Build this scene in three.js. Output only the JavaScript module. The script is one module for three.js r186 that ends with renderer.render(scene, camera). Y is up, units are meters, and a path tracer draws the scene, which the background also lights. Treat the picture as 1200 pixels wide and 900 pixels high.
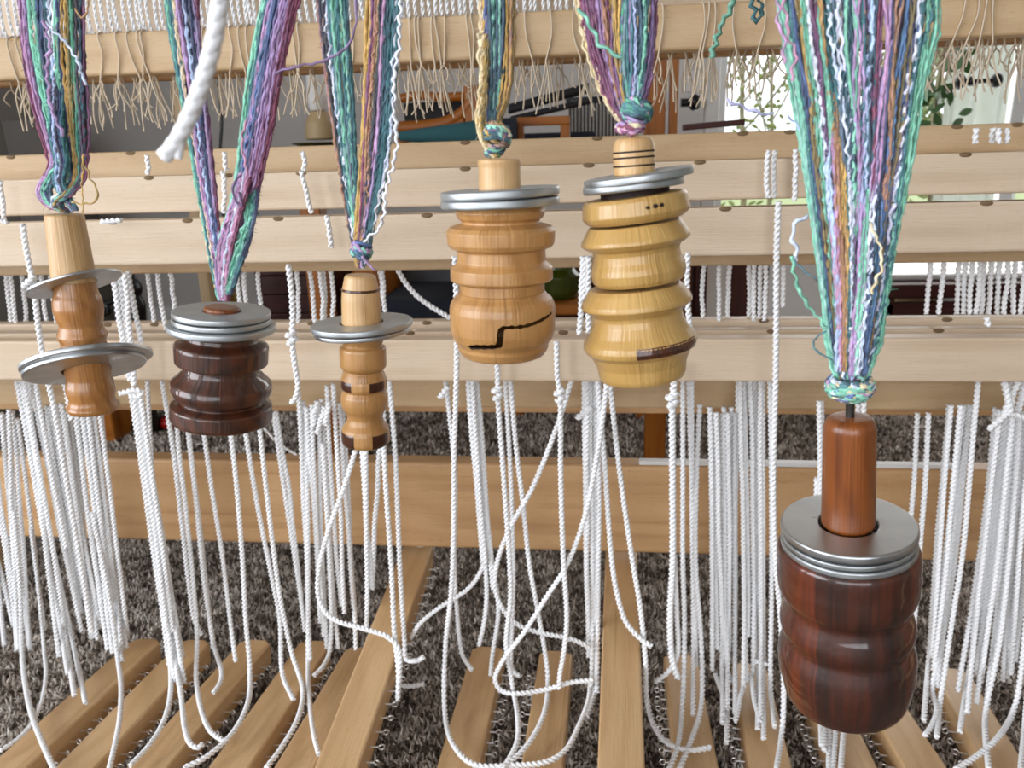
import * as THREE from 'three';
import { RoundedBoxGeometry } from 'three/addons/geometries/RoundedBoxGeometry.js';
import { mergeGeometries } from 'three/addons/utils/BufferGeometryUtils.js';
import { RectAreaLightUniformsLib } from 'three/addons/lights/RectAreaLightUniformsLib.js';
import { Brush, Evaluator, SUBTRACTION } from 'three-bvh-csg';

// ------------------------------------------------------------------ camera, sky, daylight, exposure
const scene = new THREE.Scene();
const R = THREE.MathUtils.degToRad, V = (x, y, z) => new THREE.Vector3(x, y, z);
const camera = new THREE.PerspectiveCamera(53.13, 4 / 3, 0.02, 60);
camera.position.set(0, 0.75, 0);
camera.rotation.set(R(-16.4), R(6.5), R(-1.7), 'YXZ');
camera.focus = 0.5; camera.userData.fStop = 16;
camera.updateMatrixWorld(); camera.updateProjectionMatrix();

const renderer = new THREE.WebGLRenderer({ antialias: true });
renderer.toneMapping = THREE.LinearToneMapping;
renderer.toneMappingExposure = 0.85;
renderer.shadowMap.enabled = true;
scene.background = new THREE.Color(0.95, 1.0, 1.06);       // bright overcast sky outside the windows
scene.backgroundIntensity = 2.2;

RectAreaLightUniformsLib.init();
// daylight coming in through the windows behind and beside the photographer
function daylight(color, intensity, w, h, pos, look) {
  const l = new THREE.RectAreaLight(color, intensity, w, h);
  l.position.copy(pos); l.lookAt(look); l.castShadow = true; scene.add(l);
}
daylight(0xf4f8ff, 8.6, 2.1, 1.7, V(-2.2, 1.35, 0.75), V(0, 1.35, 0.75));      // left wall window
daylight(0xf7f9ff, 3.0, 2.8, 1.8, V(-0.4, 1.35, 2.5), V(-0.4, 1.35, 0));      // window behind
daylight(0xffffff, 3.5, 1.9, 1.9, V(1.35, 1.25, -3.38), V(1.35, 1.25, 0));    // glass door at the back

// ------------------------------------------------------------------ helpers
let seed = 12345;
const rnd = () => { seed = (seed + 0x6d2b79f5) | 0; let t = Math.imul(seed ^ (seed >>> 15), 1 | seed); t = (t + Math.imul(t ^ (t >>> 7), 61 | t)) ^ t; return ((t ^ (t >>> 14)) >>> 0) / 4294967296; };
const rr = (a, b) => a + (b - a) * rnd();
const lerp = THREE.MathUtils.lerp, clamp = THREE.MathUtils.clamp;
const F = 900, CAM = camera.position.clone();
const fwd = V(0, 0, -1).applyQuaternion(camera.quaternion);
function ray(px, py) { return V(((px - 600) / F), ((450 - py) / F), -1).applyQuaternion(camera.quaternion); }
function P(px, py, d) { const r = ray(px, py); return CAM.clone().addScaledVector(r, d / -r.z); }            // point on the vertical plane z = -d
function G(px, py, h) { const r = ray(px, py); return CAM.clone().addScaledVector(r, (h - CAM.y) / r.y); }   // point on the level plane y = h
const scaleAt = (p) => p.clone().sub(CAM).dot(fwd) / F;                                                      // metres per pixel there

const counts = {};
function numbered(name) { const n = counts[name] || 0; counts[name] = n + 1; return n ? `${name}_${String(n).padStart(3, '0')}` : name; }
function tag(o, label, category, group, kind) {
  if (label) o.userData.label = label; if (category) o.userData.category = category;
  if (group) o.userData.group = group; if (kind) o.userData.kind = kind; return o;
}
function mesh(name, geo, mat, parent) {
  const m = new THREE.Mesh(geo, mat); m.castShadow = m.receiveShadow = true;
  if (parent && parent !== scene) { m.name = name; parent.add(m); } else { m.name = numbered(name); scene.add(m); }
  return m;
}
function thing(name, label, category, pos, group) {
  const g = new THREE.Group(); g.name = numbered(name); if (pos) g.position.copy(pos); scene.add(g);
  return tag(g, label, category, group);
}
function struct(name, geo, mat) { const m = mesh(name, geo, mat, scene); m.name = name; m.userData.kind = 'structure'; return m; }

// texture coordinates in metres from position, chosen by the facing axis; the grain runs along `grain`
function boxUV(geo, grain = 'x') {
  const g = geo.index ? geo.toNonIndexed() : geo; g.computeVertexNormals();
  const p = g.attributes.position, n = g.attributes.normal, uv = new Float32Array(p.count * 2), o = rnd() * 3, o2 = rnd() * 3;
  for (let i = 0; i < p.count; i++) {
    const a = [p.getX(i), p.getY(i), p.getZ(i)], m = [Math.abs(n.getX(i)), Math.abs(n.getY(i)), Math.abs(n.getZ(i))];
    const gi = 'xyz'.indexOf(grain), k = m.indexOf(Math.max(...m));
    let u, v;
    if (k === gi) { u = a[(gi + 1) % 3] * 0.35; v = a[(gi + 2) % 3]; } else { u = a[gi]; v = a[3 - gi - k]; }
    uv[2 * i] = u + o; uv[2 * i + 1] = v + o2 + k * 0.37;
  }
  g.setAttribute('uv', new THREE.BufferAttribute(uv, 2));
  return g;
}
const rbox = (w, h, d, r = 0.003, grain = 'x', seg = 2) => {
  const g = new RoundedBoxGeometry(w, h, d, seg, Math.min(r, w * 0.45, h * 0.45, d * 0.45));
  const gg = g.index ? g.toNonIndexed() : g, nrm = gg.attributes.normal.clone(); const out = boxUV(gg, grain); out.setAttribute('normal', nrm); return out;
};
const move = (g, x, y, z) => g.translate(x, y, z);

// ------------------------------------------------------------------ procedural textures
function noiseGrid(n, s) { let k = s; const r = () => { k = (k * 1664525 + 1013904223) >>> 0; return k / 4294967296; }; const a = new Float32Array(n * n); for (let i = 0; i < a.length; i++) a[i] = r(); return a; }
const NG = noiseGrid(256, 99);
function vnoise(x, y, px, py) {      // tileable value noise: px, py are the periods in cells
  const xi = Math.floor(x), yi = Math.floor(y), fx = x - xi, fy = y - yi, sx = fx * fx * (3 - 2 * fx), sy = fy * fy * (3 - 2 * fy);
  const m = (a, b) => ((a % b) + b) % b, q = (i, j) => NG[(m(j, py) * 37 + 11 & 255) * 256 + (m(i, px) * 53 + m(j, py) * 7 & 255)];
  return lerp(lerp(q(xi, yi), q(xi + 1, yi), sx), lerp(q(xi, yi + 1), q(xi + 1, yi + 1), sx), sy);
}
function dataTex(w, h, fn, srgb, comps = 3) {
  const data = new Uint8Array(w * h * 4);
  for (let y = 0; y < h; y++) for (let x = 0; x < w; x++) { const c = fn(x / w, y / h, x, y), i = (y * w + x) * 4; for (let k = 0; k < 3; k++) data[i + k] = clamp(c[k], 0, 1) * 255; data[i + 3] = 255; }
  const t = new THREE.DataTexture(data, w, h); t.magFilter = THREE.LinearFilter; t.minFilter = THREE.LinearFilter; t.wrapS = t.wrapT = THREE.RepeatWrapping;
  if (srgb) t.colorSpace = THREE.SRGBColorSpace; t.needsUpdate = true; return t;
}
const hex = (h) => { const n = parseInt(h, 16); return [(n >> 16 & 255) / 255, (n >> 8 & 255) / 255, (n & 255) / 255]; };
// wood with its grain along u; one tile is `long` metres by `wide` metres
function woodTex({ a, b, c, rings = 9, fleck = 0.0, wave = 0.35, streak = 0.5, long = 0.7, wide = 0.16, w = 1024, h = 512, s = 0 }) {
  const A = hex(a), B = hex(b), C = hex(c);
  const t = dataTex(w, h, (u, v) => {
    const warp = vnoise(u * 4 + s, v * 3 + s, 4, 3) * wave + vnoise(u * 9, v * 6 + s, 9, 6) * wave * 0.3;
    const ring = 0.5 + 0.5 * Math.sin((v * rings + warp * rings * 0.6) * Math.PI * 2), r2 = Math.pow(ring, 2.2);
    const fine = vnoise(u * 14, v * 190 + s, 14, 190) * 0.6 + vnoise(u * 40, v * 380, 40, 380) * 0.4;
    const big = vnoise(u * 3 + s * 2, v * 5, 3, 5);
    let k = r2 * 0.45 + fine * streak * 0.7 + big * 0.3 - 0.15;
    let out = A.map((q, i) => lerp(q, B[i], clamp(k, 0, 1)));
    if (fleck) { const f = vnoise(u * 90 + s, v * 260, 90, 260); if (f > 0.8) out = out.map((q, i) => lerp(q, C[i], fleck * (f - 0.8) * 4)); }
    const dk = vnoise(u * 5, v * 24 + s, 5, 24); if (dk > 0.72) out = out.map((q, i) => lerp(q, C[i], (dk - 0.72) * 1.1));
    return out;
  }, true);
  t.repeat.set(1 / long, 1 / wide); return t;
}
const grainBump = (() => { const t = dataTex(512, 512, (u, v) => { const f = vnoise(u * 12, v * 200, 12, 200) * 0.7 + vnoise(u * 40, v * 90, 40, 90) * 0.3; return [f, f, f]; }); t.repeat.set(1 / 0.4, 1 / 0.12); return t; })();
const woodMat = (opt, rough, extra = {}) => new THREE.MeshPhysicalMaterial({ map: woodTex(opt), roughness: rough, bumpMap: grainBump, bumpScale: 0.00025, ...extra });

const M = {
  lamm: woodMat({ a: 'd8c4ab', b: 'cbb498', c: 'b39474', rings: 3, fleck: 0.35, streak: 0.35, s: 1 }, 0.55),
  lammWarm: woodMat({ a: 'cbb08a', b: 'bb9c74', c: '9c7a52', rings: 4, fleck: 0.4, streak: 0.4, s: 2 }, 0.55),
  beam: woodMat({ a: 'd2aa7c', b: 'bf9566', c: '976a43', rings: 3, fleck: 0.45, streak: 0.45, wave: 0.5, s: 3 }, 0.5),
  treadle: woodMat({ a: 'd9b688', b: 'c8a172', c: 'a27a4e', rings: 4, fleck: 0.45, streak: 0.6, wave: 0.5, wide: 0.12, s: 4 }, 0.45),
  orange: woodMat({ a: 'b06a1e', b: '94520f', c: '6a3608', rings: 4, s: 5 }, 0.4),
  mahogany: woodMat({ a: '4a1810', b: '35100a', c: '1e0806', rings: 4, s: 6 }, 0.35),
  maple: woodMat({ a: 'c8a262', b: 'b28a4a', c: '8a6630', rings: 2, fleck: 0.15, streak: 0.2, wave: 0.9, long: 0.16, wide: 0.08, s: 7 }, 0.32, { clearcoat: 0.35, clearcoatRoughness: 0.3 }),
  honey: woodMat({ a: 'be8f58', b: 'a0723e', c: '724a22', rings: 2, fleck: 0.2, streak: 0.25, wave: 1.2, long: 0.09, wide: 0.08, s: 8 }, 0.35, { clearcoat: 0.3, clearcoatRoughness: 0.35 }),
  birch: woodMat({ a: 'd2ad7c', b: 'c0955f', c: '9c7140', rings: 3, fleck: 0.3, streak: 0.5, wave: 0.6, long: 0.12, wide: 0.05, s: 9 }, 0.4, { clearcoat: 0.25, clearcoatRoughness: 0.4 }),
  amber: woodMat({ a: 'b98248', b: '9c6530', c: '74431a', rings: 4, streak: 0.5, wave: 0.9, long: 0.1, wide: 0.04, s: 10 }, 0.35, { clearcoat: 0.5, clearcoatRoughness: 0.25 }),
  darkInlay: woodMat({ a: '4a2410', b: '361808', c: '200c04', rings: 4, long: 0.1, wide: 0.04, s: 11 }, 0.3, { clearcoat: 0.5, clearcoatRoughness: 0.2 }),
  walnut: woodMat({ a: '5c2a08', b: '260f03', c: '0e0401', rings: 4, streak: 0.7, wave: 0.8, long: 0.1, wide: 0.05, s: 12 }, 0.55, { clearcoat: 0.85, clearcoatRoughness: 0.07 }),
  walnutNeck: woodMat({ a: '8a4c1c', b: '6c3712', c: '3c1a08', rings: 4, streak: 0.6, wave: 0.5, long: 0.14, wide: 0.05, s: 13 }, 0.4, { clearcoat: 0.5, clearcoatRoughness: 0.3 }),
  steel: new THREE.MeshStandardMaterial({ color: new THREE.Color(0.56, 0.58, 0.59), metalness: 1, roughness: 0.3 }),
  zinc: new THREE.MeshStandardMaterial({ color: new THREE.Color(0.5, 0.53, 0.54), metalness: 0.95, roughness: 0.38 }),
  bright: new THREE.MeshStandardMaterial({ color: new THREE.Color(0.85, 0.86, 0.88), metalness: 1, roughness: 0.28 }),
  rod: new THREE.MeshStandardMaterial({ color: 0x55524e, metalness: 0.9, roughness: 0.4 }),
  cord: new THREE.MeshStandardMaterial({ color: new THREE.Color(0.9, 0.91, 0.92), roughness: 0.75 }),
  linen: new THREE.MeshStandardMaterial({ color: new THREE.Color(0.6, 0.5, 0.37), roughness: 0.9 }),
  yarn: new THREE.MeshStandardMaterial({ vertexColors: true, roughness: 0.95 }),
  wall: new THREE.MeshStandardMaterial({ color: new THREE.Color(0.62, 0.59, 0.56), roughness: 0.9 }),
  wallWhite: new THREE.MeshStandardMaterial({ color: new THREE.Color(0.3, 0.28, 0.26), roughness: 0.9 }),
  white: new THREE.MeshStandardMaterial({ color: new THREE.Color(0.8, 0.8, 0.78), roughness: 0.5 }),
  black: new THREE.MeshStandardMaterial({ color: 0x0c0c0d, roughness: 0.35 }),
  dark: new THREE.MeshStandardMaterial({ color: 0x17161a, roughness: 0.7 }),
  hole: new THREE.MeshStandardMaterial({ color: 0x7a6448, roughness: 0.9 }),
  burnt: new THREE.MeshStandardMaterial({ color: 0x24120a, roughness: 0.7 }),
  red: new THREE.MeshStandardMaterial({ color: 0xb01810, roughness: 0.4 }),
  tealCloth: new THREE.MeshStandardMaterial({ color: 0x2f5f66, roughness: 0.9 }),
  navyCloth: new THREE.MeshStandardMaterial({ color: 0x232834, roughness: 0.9 }),
  greyCloth: new THREE.MeshStandardMaterial({ color: 0x5d5e62, roughness: 0.9 }),
  ochre: new THREE.MeshStandardMaterial({ color: 0x8a6a34, roughness: 0.8 }),
  green: new THREE.MeshStandardMaterial({ color: 0x3d4a12, roughness: 0.15 }),
  pot: new THREE.MeshStandardMaterial({ color: 0xb79f78, roughness: 0.5 }),
  leaf: new THREE.MeshPhysicalMaterial({ color: 0x35601f, roughness: 0.6, transmission: 0.3, thickness: 0 }),
  sheer: new THREE.MeshPhysicalMaterial({ color: 0xe9ece6, roughness: 0.95, transmission: 0.45, thickness: 0 }),
  glass: new THREE.MeshPhysicalMaterial({ color: 0xffffff, roughness: 0.02, transmission: 1, thickness: 0 }),
  bark: new THREE.MeshStandardMaterial({ color: 0x8b8467, roughness: 0.9 }),
  foliage: new THREE.MeshPhysicalMaterial({ color: 0x8f9a4c, roughness: 0.8, transmission: 0.3, thickness: 0 }),
  lawn: new THREE.MeshStandardMaterial({ color: 0xa7b27e, roughness: 1 }),
};
M.walnut.map.repeat.set(1 / 0.1, 1 / 0.05);
// glued staves of a turned dark spool: tone steps round the turn, grain along the axis (u = along, v = round)
const staveTex = dataTex(512, 1024, (u, v) => {
  const k = Math.floor(v * 9), tone = [0.35, 0.9, 0.3, 0.55, 0.2, 0.75, 0.4, 0.8, 0.25][k], f = vnoise(u * 6, v * 160, 6, 160), g = vnoise(u * 5 + 3, v * 30, 5, 30);
  const A = hex('120401'), B = hex('7c3008'); let q = tone * 0.5 + f * 0.3 + g * 0.3 - 0.1; return A.map((x, i) => lerp(x, B[i], clamp(q, 0, 1)));
}, true);
staveTex.repeat.set(1 / 0.15, 1 / 0.198);
M.stave = new THREE.MeshPhysicalMaterial({ map: staveTex, roughness: 0.55, clearcoat: 1, clearcoatRoughness: 0.05, bumpMap: (() => { const t = dataTex(256, 256, (u, v) => { const f = vnoise(u * 8, v * 8, 8, 8) * 0.7 + vnoise(u * 30, v * 30, 30, 30) * 0.3; return [f, f, f]; }); t.repeat.set(1 / 0.06, 1 / 0.06); return t; })(), bumpScale: 0.0004 });
const scratch = dataTex(512, 512, (u, v) => { const f = 0.32 + 0.25 * vnoise(u * 24, v * 24, 24, 24) + 0.15 * vnoise(u * 120, v * 10, 120, 10); return [f, f, f]; });
scratch.repeat.set(1 / 0.09, 1 / 0.09); M.steel.roughnessMap = scratch; M.steel.roughness = 0.75; M.zinc.roughnessMap = scratch; M.zinc.roughness = 0.9;

// ------------------------------------------------------------------ swept threads
class Build {
  constructor(color) { this.p = []; this.i = []; this.c = color ? [] : null; }
  // frames: [{p, n, b}], offset(k) -> [along n, along b], radius(k), color(k)
  tube(fr, off, rad, sides, col) {
    const base = this.p.length / 3, N = fr.length;
    for (let k = 0; k < N; k++) {
      const f = fr[k], o = off ? off(k) : [0, 0], r = rad(k), c = col ? col(k) : null;
      for (let j = 0; j < sides; j++) {
        const a = j / sides * Math.PI * 2, x = o[0] + Math.cos(a) * r, y = o[1] + Math.sin(a) * r;
        this.p.push(f.p.x + f.n.x * x + f.b.x * y, f.p.y + f.n.y * x + f.b.y * y, f.p.z + f.n.z * x + f.b.z * y);
        if (c) this.c.push(c[0], c[1], c[2]);
      }
    }
    for (let k = 0; k < N - 1; k++) for (let j = 0; j < sides; j++) {
      const a = base + k * sides + j, b = base + k * sides + (j + 1) % sides, c = a + sides, d = b + sides;
      this.i.push(a, b, c, b, d, c);
    }
    for (const [s, flip] of [[base, 1], [base + (N - 1) * sides, 0]]) for (let j = 1; j < sides - 1; j++) this.i.push(...(flip ? [s, s + j + 1, s + j] : [s, s + j, s + j + 1]));
    return this;
  }
  geo() {
    const g = new THREE.BufferGeometry(); g.setAttribute('position', new THREE.Float32BufferAttribute(this.p, 3));
    if (this.c) g.setAttribute('color', new THREE.Float32BufferAttribute(this.c, 3));
    g.setIndex(this.i); g.computeVertexNormals(); return g;
  }
}
function frames(pts, step) {
  const curve = new THREE.CatmullRomCurve3(pts, false, 'centripetal'), len = curve.getLength(), N = Math.max(3, Math.ceil(len / step) + 1);
  curve.arcLengthDivisions = Math.max(60, pts.length * 12);
  const ps = curve.getSpacedPoints(N - 1), out = []; let n = null;
  for (let k = 0; k < N; k++) {
    const t = ps[Math.min(k + 1, N - 1)].clone().sub(ps[Math.max(k - 1, 0)]).normalize();
    if (!n) { n = Math.abs(t.y) < 0.9 ? V(0, 1, 0) : V(1, 0, 0); }
    n = n.clone().addScaledVector(t, -n.dot(t)).normalize();
    out.push({ p: ps[k], n, b: t.clone().cross(n) });
  }
  out.step = len / (N - 1); out.len = len; return out;
}
// a braided cord: plies that wind round each other
function twist(B, pts, ply, helix, pitch, plies = 2, sides = 5, perTurn = 8) {
  const fr = frames(pts, pitch / perTurn), ph = rnd() * 6.28;
  for (let s = 0; s < plies; s++) {
    const at = (k) => ph + s / plies * Math.PI * 2 + k * fr.step / pitch * Math.PI * 2;
    B.tube(fr, (k) => [Math.cos(at(k)) * helix, Math.sin(at(k)) * helix], () => ply, sides);
  }
  return B;
}

// ------------------------------------------------------------------ the room
const XL = -2.35, XR = 2.75, ZF = 2.65, ZB = -3.5, H = 2.5, T = 0.12;
const doorL = P(832, 100, -ZB).x, doorR = doorL + 1.55, doorB = 0.2, doorT = 2.1;
const boxes = (list) => mergeGeometries(list.map(([x0, x1, y0, y1, z0, z1]) => boxUV(new THREE.BoxGeometry(x1 - x0, y1 - y0, z1 - z0).translate((x0 + x1) / 2, (y0 + y1) / 2, (z0 + z1) / 2))));
struct('wall_back', boxes([[XL - T, doorL, 0, H, ZB - T, ZB], [doorR, XR + T, 0, H, ZB - T, ZB], [doorL, doorR, doorT, H, ZB - T, ZB], [doorL, doorR, 0, doorB, ZB - T, ZB]]), M.wall);
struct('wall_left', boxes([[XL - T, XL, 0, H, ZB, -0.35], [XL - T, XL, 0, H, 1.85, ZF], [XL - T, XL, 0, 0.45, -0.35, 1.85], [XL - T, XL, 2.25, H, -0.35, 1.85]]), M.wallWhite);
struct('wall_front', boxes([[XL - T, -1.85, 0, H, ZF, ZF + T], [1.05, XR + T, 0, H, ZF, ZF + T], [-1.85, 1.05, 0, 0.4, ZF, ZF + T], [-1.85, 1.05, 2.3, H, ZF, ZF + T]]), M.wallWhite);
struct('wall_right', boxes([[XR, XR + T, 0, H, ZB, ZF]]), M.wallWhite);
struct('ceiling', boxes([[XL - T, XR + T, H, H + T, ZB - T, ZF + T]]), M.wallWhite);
struct('baseboard_back', boxes([[XL, doorL - 0.05, 0.02, 0.1, ZB, ZB + 0.015]]), M.white);
const bar = (x0, x1, y0, y1, z, t = 0.05) => [x0, x1, y0, y1, z - t / 2, z + t / 2];
{ // sliding glass door at the back
  const f = struct('door_1', boxes([bar(doorL, doorL + 0.07, doorB, doorT, ZB - 0.04), bar(doorR - 0.07, doorR, doorB, doorT, ZB - 0.04), bar(doorL, doorR, doorT - 0.07, doorT, ZB - 0.04), bar(doorL, doorR, doorB, doorB + 0.06, ZB - 0.04), bar(doorL + 0.76, doorL + 0.83, doorB, doorT, ZB - 0.04)]), M.white);
  mesh('pane', boxes([[doorL + 0.07, doorL + 0.76, doorB + 0.06, doorT - 0.07, ZB - 0.045, ZB - 0.04]]), M.glass, f);
  mesh('pane', boxes([[doorL + 0.83, doorR - 0.07, doorB + 0.06, doorT - 0.07, ZB - 0.045, ZB - 0.04]]), M.glass, f);
  const w2 = struct('window_1', boxes([bar(-1.85, 1.05, 0.4, 0.46, ZF + 0.06), bar(-1.85, 1.05, 2.24, 2.3, ZF + 0.06), bar(-1.85, -1.79, 0.4, 2.3, ZF + 0.06), bar(0.99, 1.05, 0.4, 2.3, ZF + 0.06), bar(-0.43, -0.37, 0.4, 2.3, ZF + 0.06)]), M.white);
  mesh('pane', boxes([[-1.79, -0.43, 0.46, 2.24, ZF + 0.055, ZF + 0.06]]), M.glass, w2); mesh('pane', boxes([[-0.37, 0.99, 0.46, 2.24, ZF + 0.055, ZF + 0.06]]), M.glass, w2);
  const side = (z0, z1, y0, y1) => [XL - 0.085, XL - 0.035, y0, y1, z0, z1];
  const w3 = struct('window_2', boxes([side(-0.35, 1.85, 0.45, 0.51), side(-0.35, 1.85, 2.19, 2.25), side(-0.35, -0.29, 0.45, 2.25), side(1.79, 1.85, 0.45, 2.25), side(0.72, 0.78, 0.45, 2.25)]), M.white);
  mesh('pane', boxes([[XL - 0.062, XL - 0.057, 0.51, 2.19, -0.29, 0.72]]), M.glass, w3); mesh('pane', boxes([[XL - 0.062, XL - 0.057, 0.51, 2.19, 0.78, 1.79]]), M.glass, w3);
}
// carpeted floor: speckled greige pile
const pileTones = ['463c34', '766a5f', 'b0a498', 'd8cec3', 'efe9e1', '5c5047'].map(hex);
const carpetTex = dataTex(512, 512, (u, v) => {
  const f = vnoise(u * 90, v * 90, 90, 90) * 0.6 + vnoise(u * 170, v * 170, 170, 170) * 0.4, k = clamp((f - 0.2) / 0.6, 0, 0.999) * 4;
  const o = [5, 0, 1, 2, 3][Math.floor(k)], q = [0, 1, 2, 3, 4][Math.floor(k)]; return pileTones[o].map((a, i) => lerp(a, pileTones[q][i], k - Math.floor(k)) * 0.85);
}, true);
carpetTex.repeat.set(1 / 0.3, 1 / 0.3);
const carpetBump = dataTex(512, 512, (u, v) => { const f = vnoise(u * 90, v * 90, 90, 90) * 0.6 + vnoise(u * 170, v * 170, 170, 170) * 0.4; return [f, f, f]; });
carpetBump.repeat.set(1 / 0.3, 1 / 0.3);
const carpetMat = new THREE.MeshStandardMaterial({ map: carpetTex, bumpMap: carpetBump, bumpScale: 0.006, roughness: 1 });
const floor = struct('floor', boxes([[XL - T, XR + T, -0.1, 0, ZB - T, ZF + T]]), carpetMat);
{ // carpet pile: tufts that nobody could count
  const tuft = new THREE.ConeGeometry(1, 1, 4, 2).translate(0, 0.5, 0), q = tuft.attributes.position;
  for (let i = 0; i < q.count; i++) { const y = q.getY(i); q.setX(i, q.getX(i) * (y > 0.4 && y < 0.6 ? 1.5 : 1) + y * y * 0.6); }
  tuft.computeVertexNormals();
  const zones = [[-1.15, 1.15, -1.8, -0.72, 0.0048, 0.0021, 0.011], [-1.7, 1.7, -3.3, -1.8, 0.0085, 0.0034, 0.015]];
  const n = zones.reduce((s, z) => s + Math.ceil((z[1] - z[0]) / z[4]) * Math.ceil((z[3] - z[2]) / z[4]), 0);
  const im = new THREE.InstancedMesh(tuft, new THREE.MeshStandardMaterial({ roughness: 1 }), n), m = new THREE.Matrix4(), e = new THREE.Euler(), qq = new THREE.Quaternion(), col = new THREE.Color();
  let k = 0;
  for (const [x0, x1, z0, z1, s, r, h] of zones) {
    const nx = Math.ceil((x1 - x0) / s), nz = Math.ceil((z1 - z0) / s);
    for (let i = 0; i < nx; i++) for (let j = 0; j < nz; j++) {
      const x = x0 + (i + rnd()) * s, z = z0 + (j + rnd()) * s;
      e.set(rr(-0.9, 0.9), rr(0, 6.28), rr(-0.9, 0.9)); qq.setFromEuler(e);
      m.compose(V(x, -0.001, z), qq, V(r * rr(0.8, 1.3), h * rr(0.7, 1.25), r * rr(0.8, 1.3))); im.setMatrixAt(k, m);
      const f = vnoise(x * 70 + 300, z * 70 + 300, 4096, 4096) * 0.55 + rnd() * 0.45, t = pileTones[Math.min(5, Math.floor(Math.pow(f, 1.15) * 5.6))], g = rr(0.8, 1.1);
      im.setColorAt(k, col.setRGB(t[0] * g, t[1] * g, t[2] * g, THREE.SRGBColorSpace)); k++;
    }
  }
  im.count = k; im.name = 'carpet_pile'; im.castShadow = im.receiveShadow = true;
  tag(im, 'speckled grey brown shag pile of the carpet', 'carpet', null, 'stuff'); scene.add(im);
}

// ------------------------------------------------------------------ the loom: frame, lamms, shafts
const yAt = (py, d) => P(600, py, d).y;
const BX0 = -1.10, BX1 = 1.0;                                       // beams run from side frame to side frame
{
  const loom = thing('loom_frame', 'pale beech loom frame whose wide crossbeam runs low behind the hanging cords', 'loom', V(0, 0, -1.0));
  const y1 = yAt(544, 1.0), y0 = yAt(645, 1.0), dz = 0.034;
  const beam = mesh('crossbeam', rbox(BX1 - BX0 + 0.16, y1 - y0, dz, 0.006).translate((BX0 + BX1) / 2, (y0 + y1) / 2, -dz / 2), M.beam, loom);
  for (const px of [205, 272, 372, 490, 565, 640, 718, 800, 885, 1142]) {
    const p = P(px, 640, 1.0);
    mesh('plug', new THREE.SphereGeometry(0.0085, 14, 8).scale(1, 0.6, 1).translate(p.x, y0 - 0.001, -0.016), M.white, beam);
  }
  for (const [x, w] of [[BX0 - 0.03, 0.06], [BX1 + 0.09, 0.06]]) {
    mesh('side_post', rbox(w, 1.5, 0.09, 0.005, 'y').translate(x - 0.05, 0.75, -0.2), M.lammWarm, loom);
    mesh('side_post', rbox(w, 1.5, 0.09, 0.005, 'y').translate(x - 0.05, 0.75, 0.85), M.lammWarm, loom);
    mesh('side_rail', rbox(0.05, 0.09, 1.05, 0.005, 'z').translate(x - 0.05, 1.3, 0.33), M.lammWarm, loom);
    mesh('side_rail', rbox(0.05, 0.09, 1.05, 0.005, 'z').translate(x - 0.05, y0 + 0.05, 0.33), M.lammWarm, loom);
  }
  mesh('back_beam', rbox(BX1 - BX0 + 0.16, 0.07, 0.06, 0.012).translate((BX0 + BX1) / 2, 1.19, 0.67), M.lammWarm, loom);
}
{ // thin white stick lying on the crossbeam
  const a = P(750, 543, 0.985), b = P(1132, 551, 0.985);
  const s = mesh('flat_stick', rbox(b.x - a.x, 0.006, 0.012, 0.001), M.white, scene);
  s.position.set((a.x + b.x) / 2, yAt(544, 1.0) + 0.0035, -1.008);
  tag(s, 'thin white flat stick lying along the top edge of the wide crossbeam', 'stick');
}
const holeGeo = new THREE.SphereGeometry(1, 14, 8).scale(0.0068, 0.0026, 0.0024);
// a lamm: a flat bar drilled along its top edge
function lamm(name, label, py0, py1, d, t, mat, holes, opts = {}) {
  const y1 = yAt(py0, d), y0 = yAt(py1, d), x0 = BX0 + 0.02, x1 = BX1 - 0.02, sh = new THREE.Shape();
  sh.moveTo(x0, -t / 2); sh.lineTo(x1, -t / 2); sh.lineTo(x1, t / 2); sh.lineTo(x0, t / 2); sh.closePath();
  for (const px of holes) { const x = P(px, py0, d).x; const c = new THREE.Path(); c.absellipse(x, Math.min(opts.hz ?? 0, 0.002), 0.0055, 0.0045, 0, Math.PI * 2, true); sh.holes.push(c); }
  const b = 0.0025;
  const g = boxUV(new THREE.ExtrudeGeometry(sh, { depth: y1 - y0 - 2 * b, bevelEnabled: true, bevelThickness: b, bevelSize: b, bevelOffset: -b, bevelSegments: 2, curveSegments: 8 }).rotateX(Math.PI / 2).translate(0, (y1 - y0) / 2 - b, 0));
  const m = mesh('lamm', g, mat, scene); m.name = numbered(name); m.position.set(0, (y0 + y1) / 2, -d - t / 2);
  for (const px of holes) mesh('peg_hole', holeGeo, M.hole, m).position.set(P(px, py0, d).x, (y1 - y0) / 2 - 0.0022, t / 2 - 0.0012);
  return tag(m, label, 'loom bar', 'horizontal loom bars');
}
lamm('lamm', 'topmost plain loom bar, mostly hidden behind the next bar, drilled with small holes', 163, 204, 0.875, 0.02, M.lammWarm, [8, 150, 450, 545, 700, 870, 925, 1120, 1190], { hz: -0.006 });
lamm('lamm', 'second plain loom bar from the top, its pale face just under the top one', 194, 240, 0.82, 0.02, M.lamm, [172, 265, 352, 545, 690, 820, 1010, 1130], { hz: 0.006 });
lamm('lamm', 'third plain loom bar from the top, pale and broad, behind the wooden weights', 248, 304, 0.78, 0.02, M.lamm, [130, 218, 325, 500, 760, 850, 1155], { hz: 0.004 });
lamm('lamm', 'brown loom bar peeping out in shade under the third bar', 262, 315, 0.86, 0.02, M.lammWarm, []);
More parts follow.
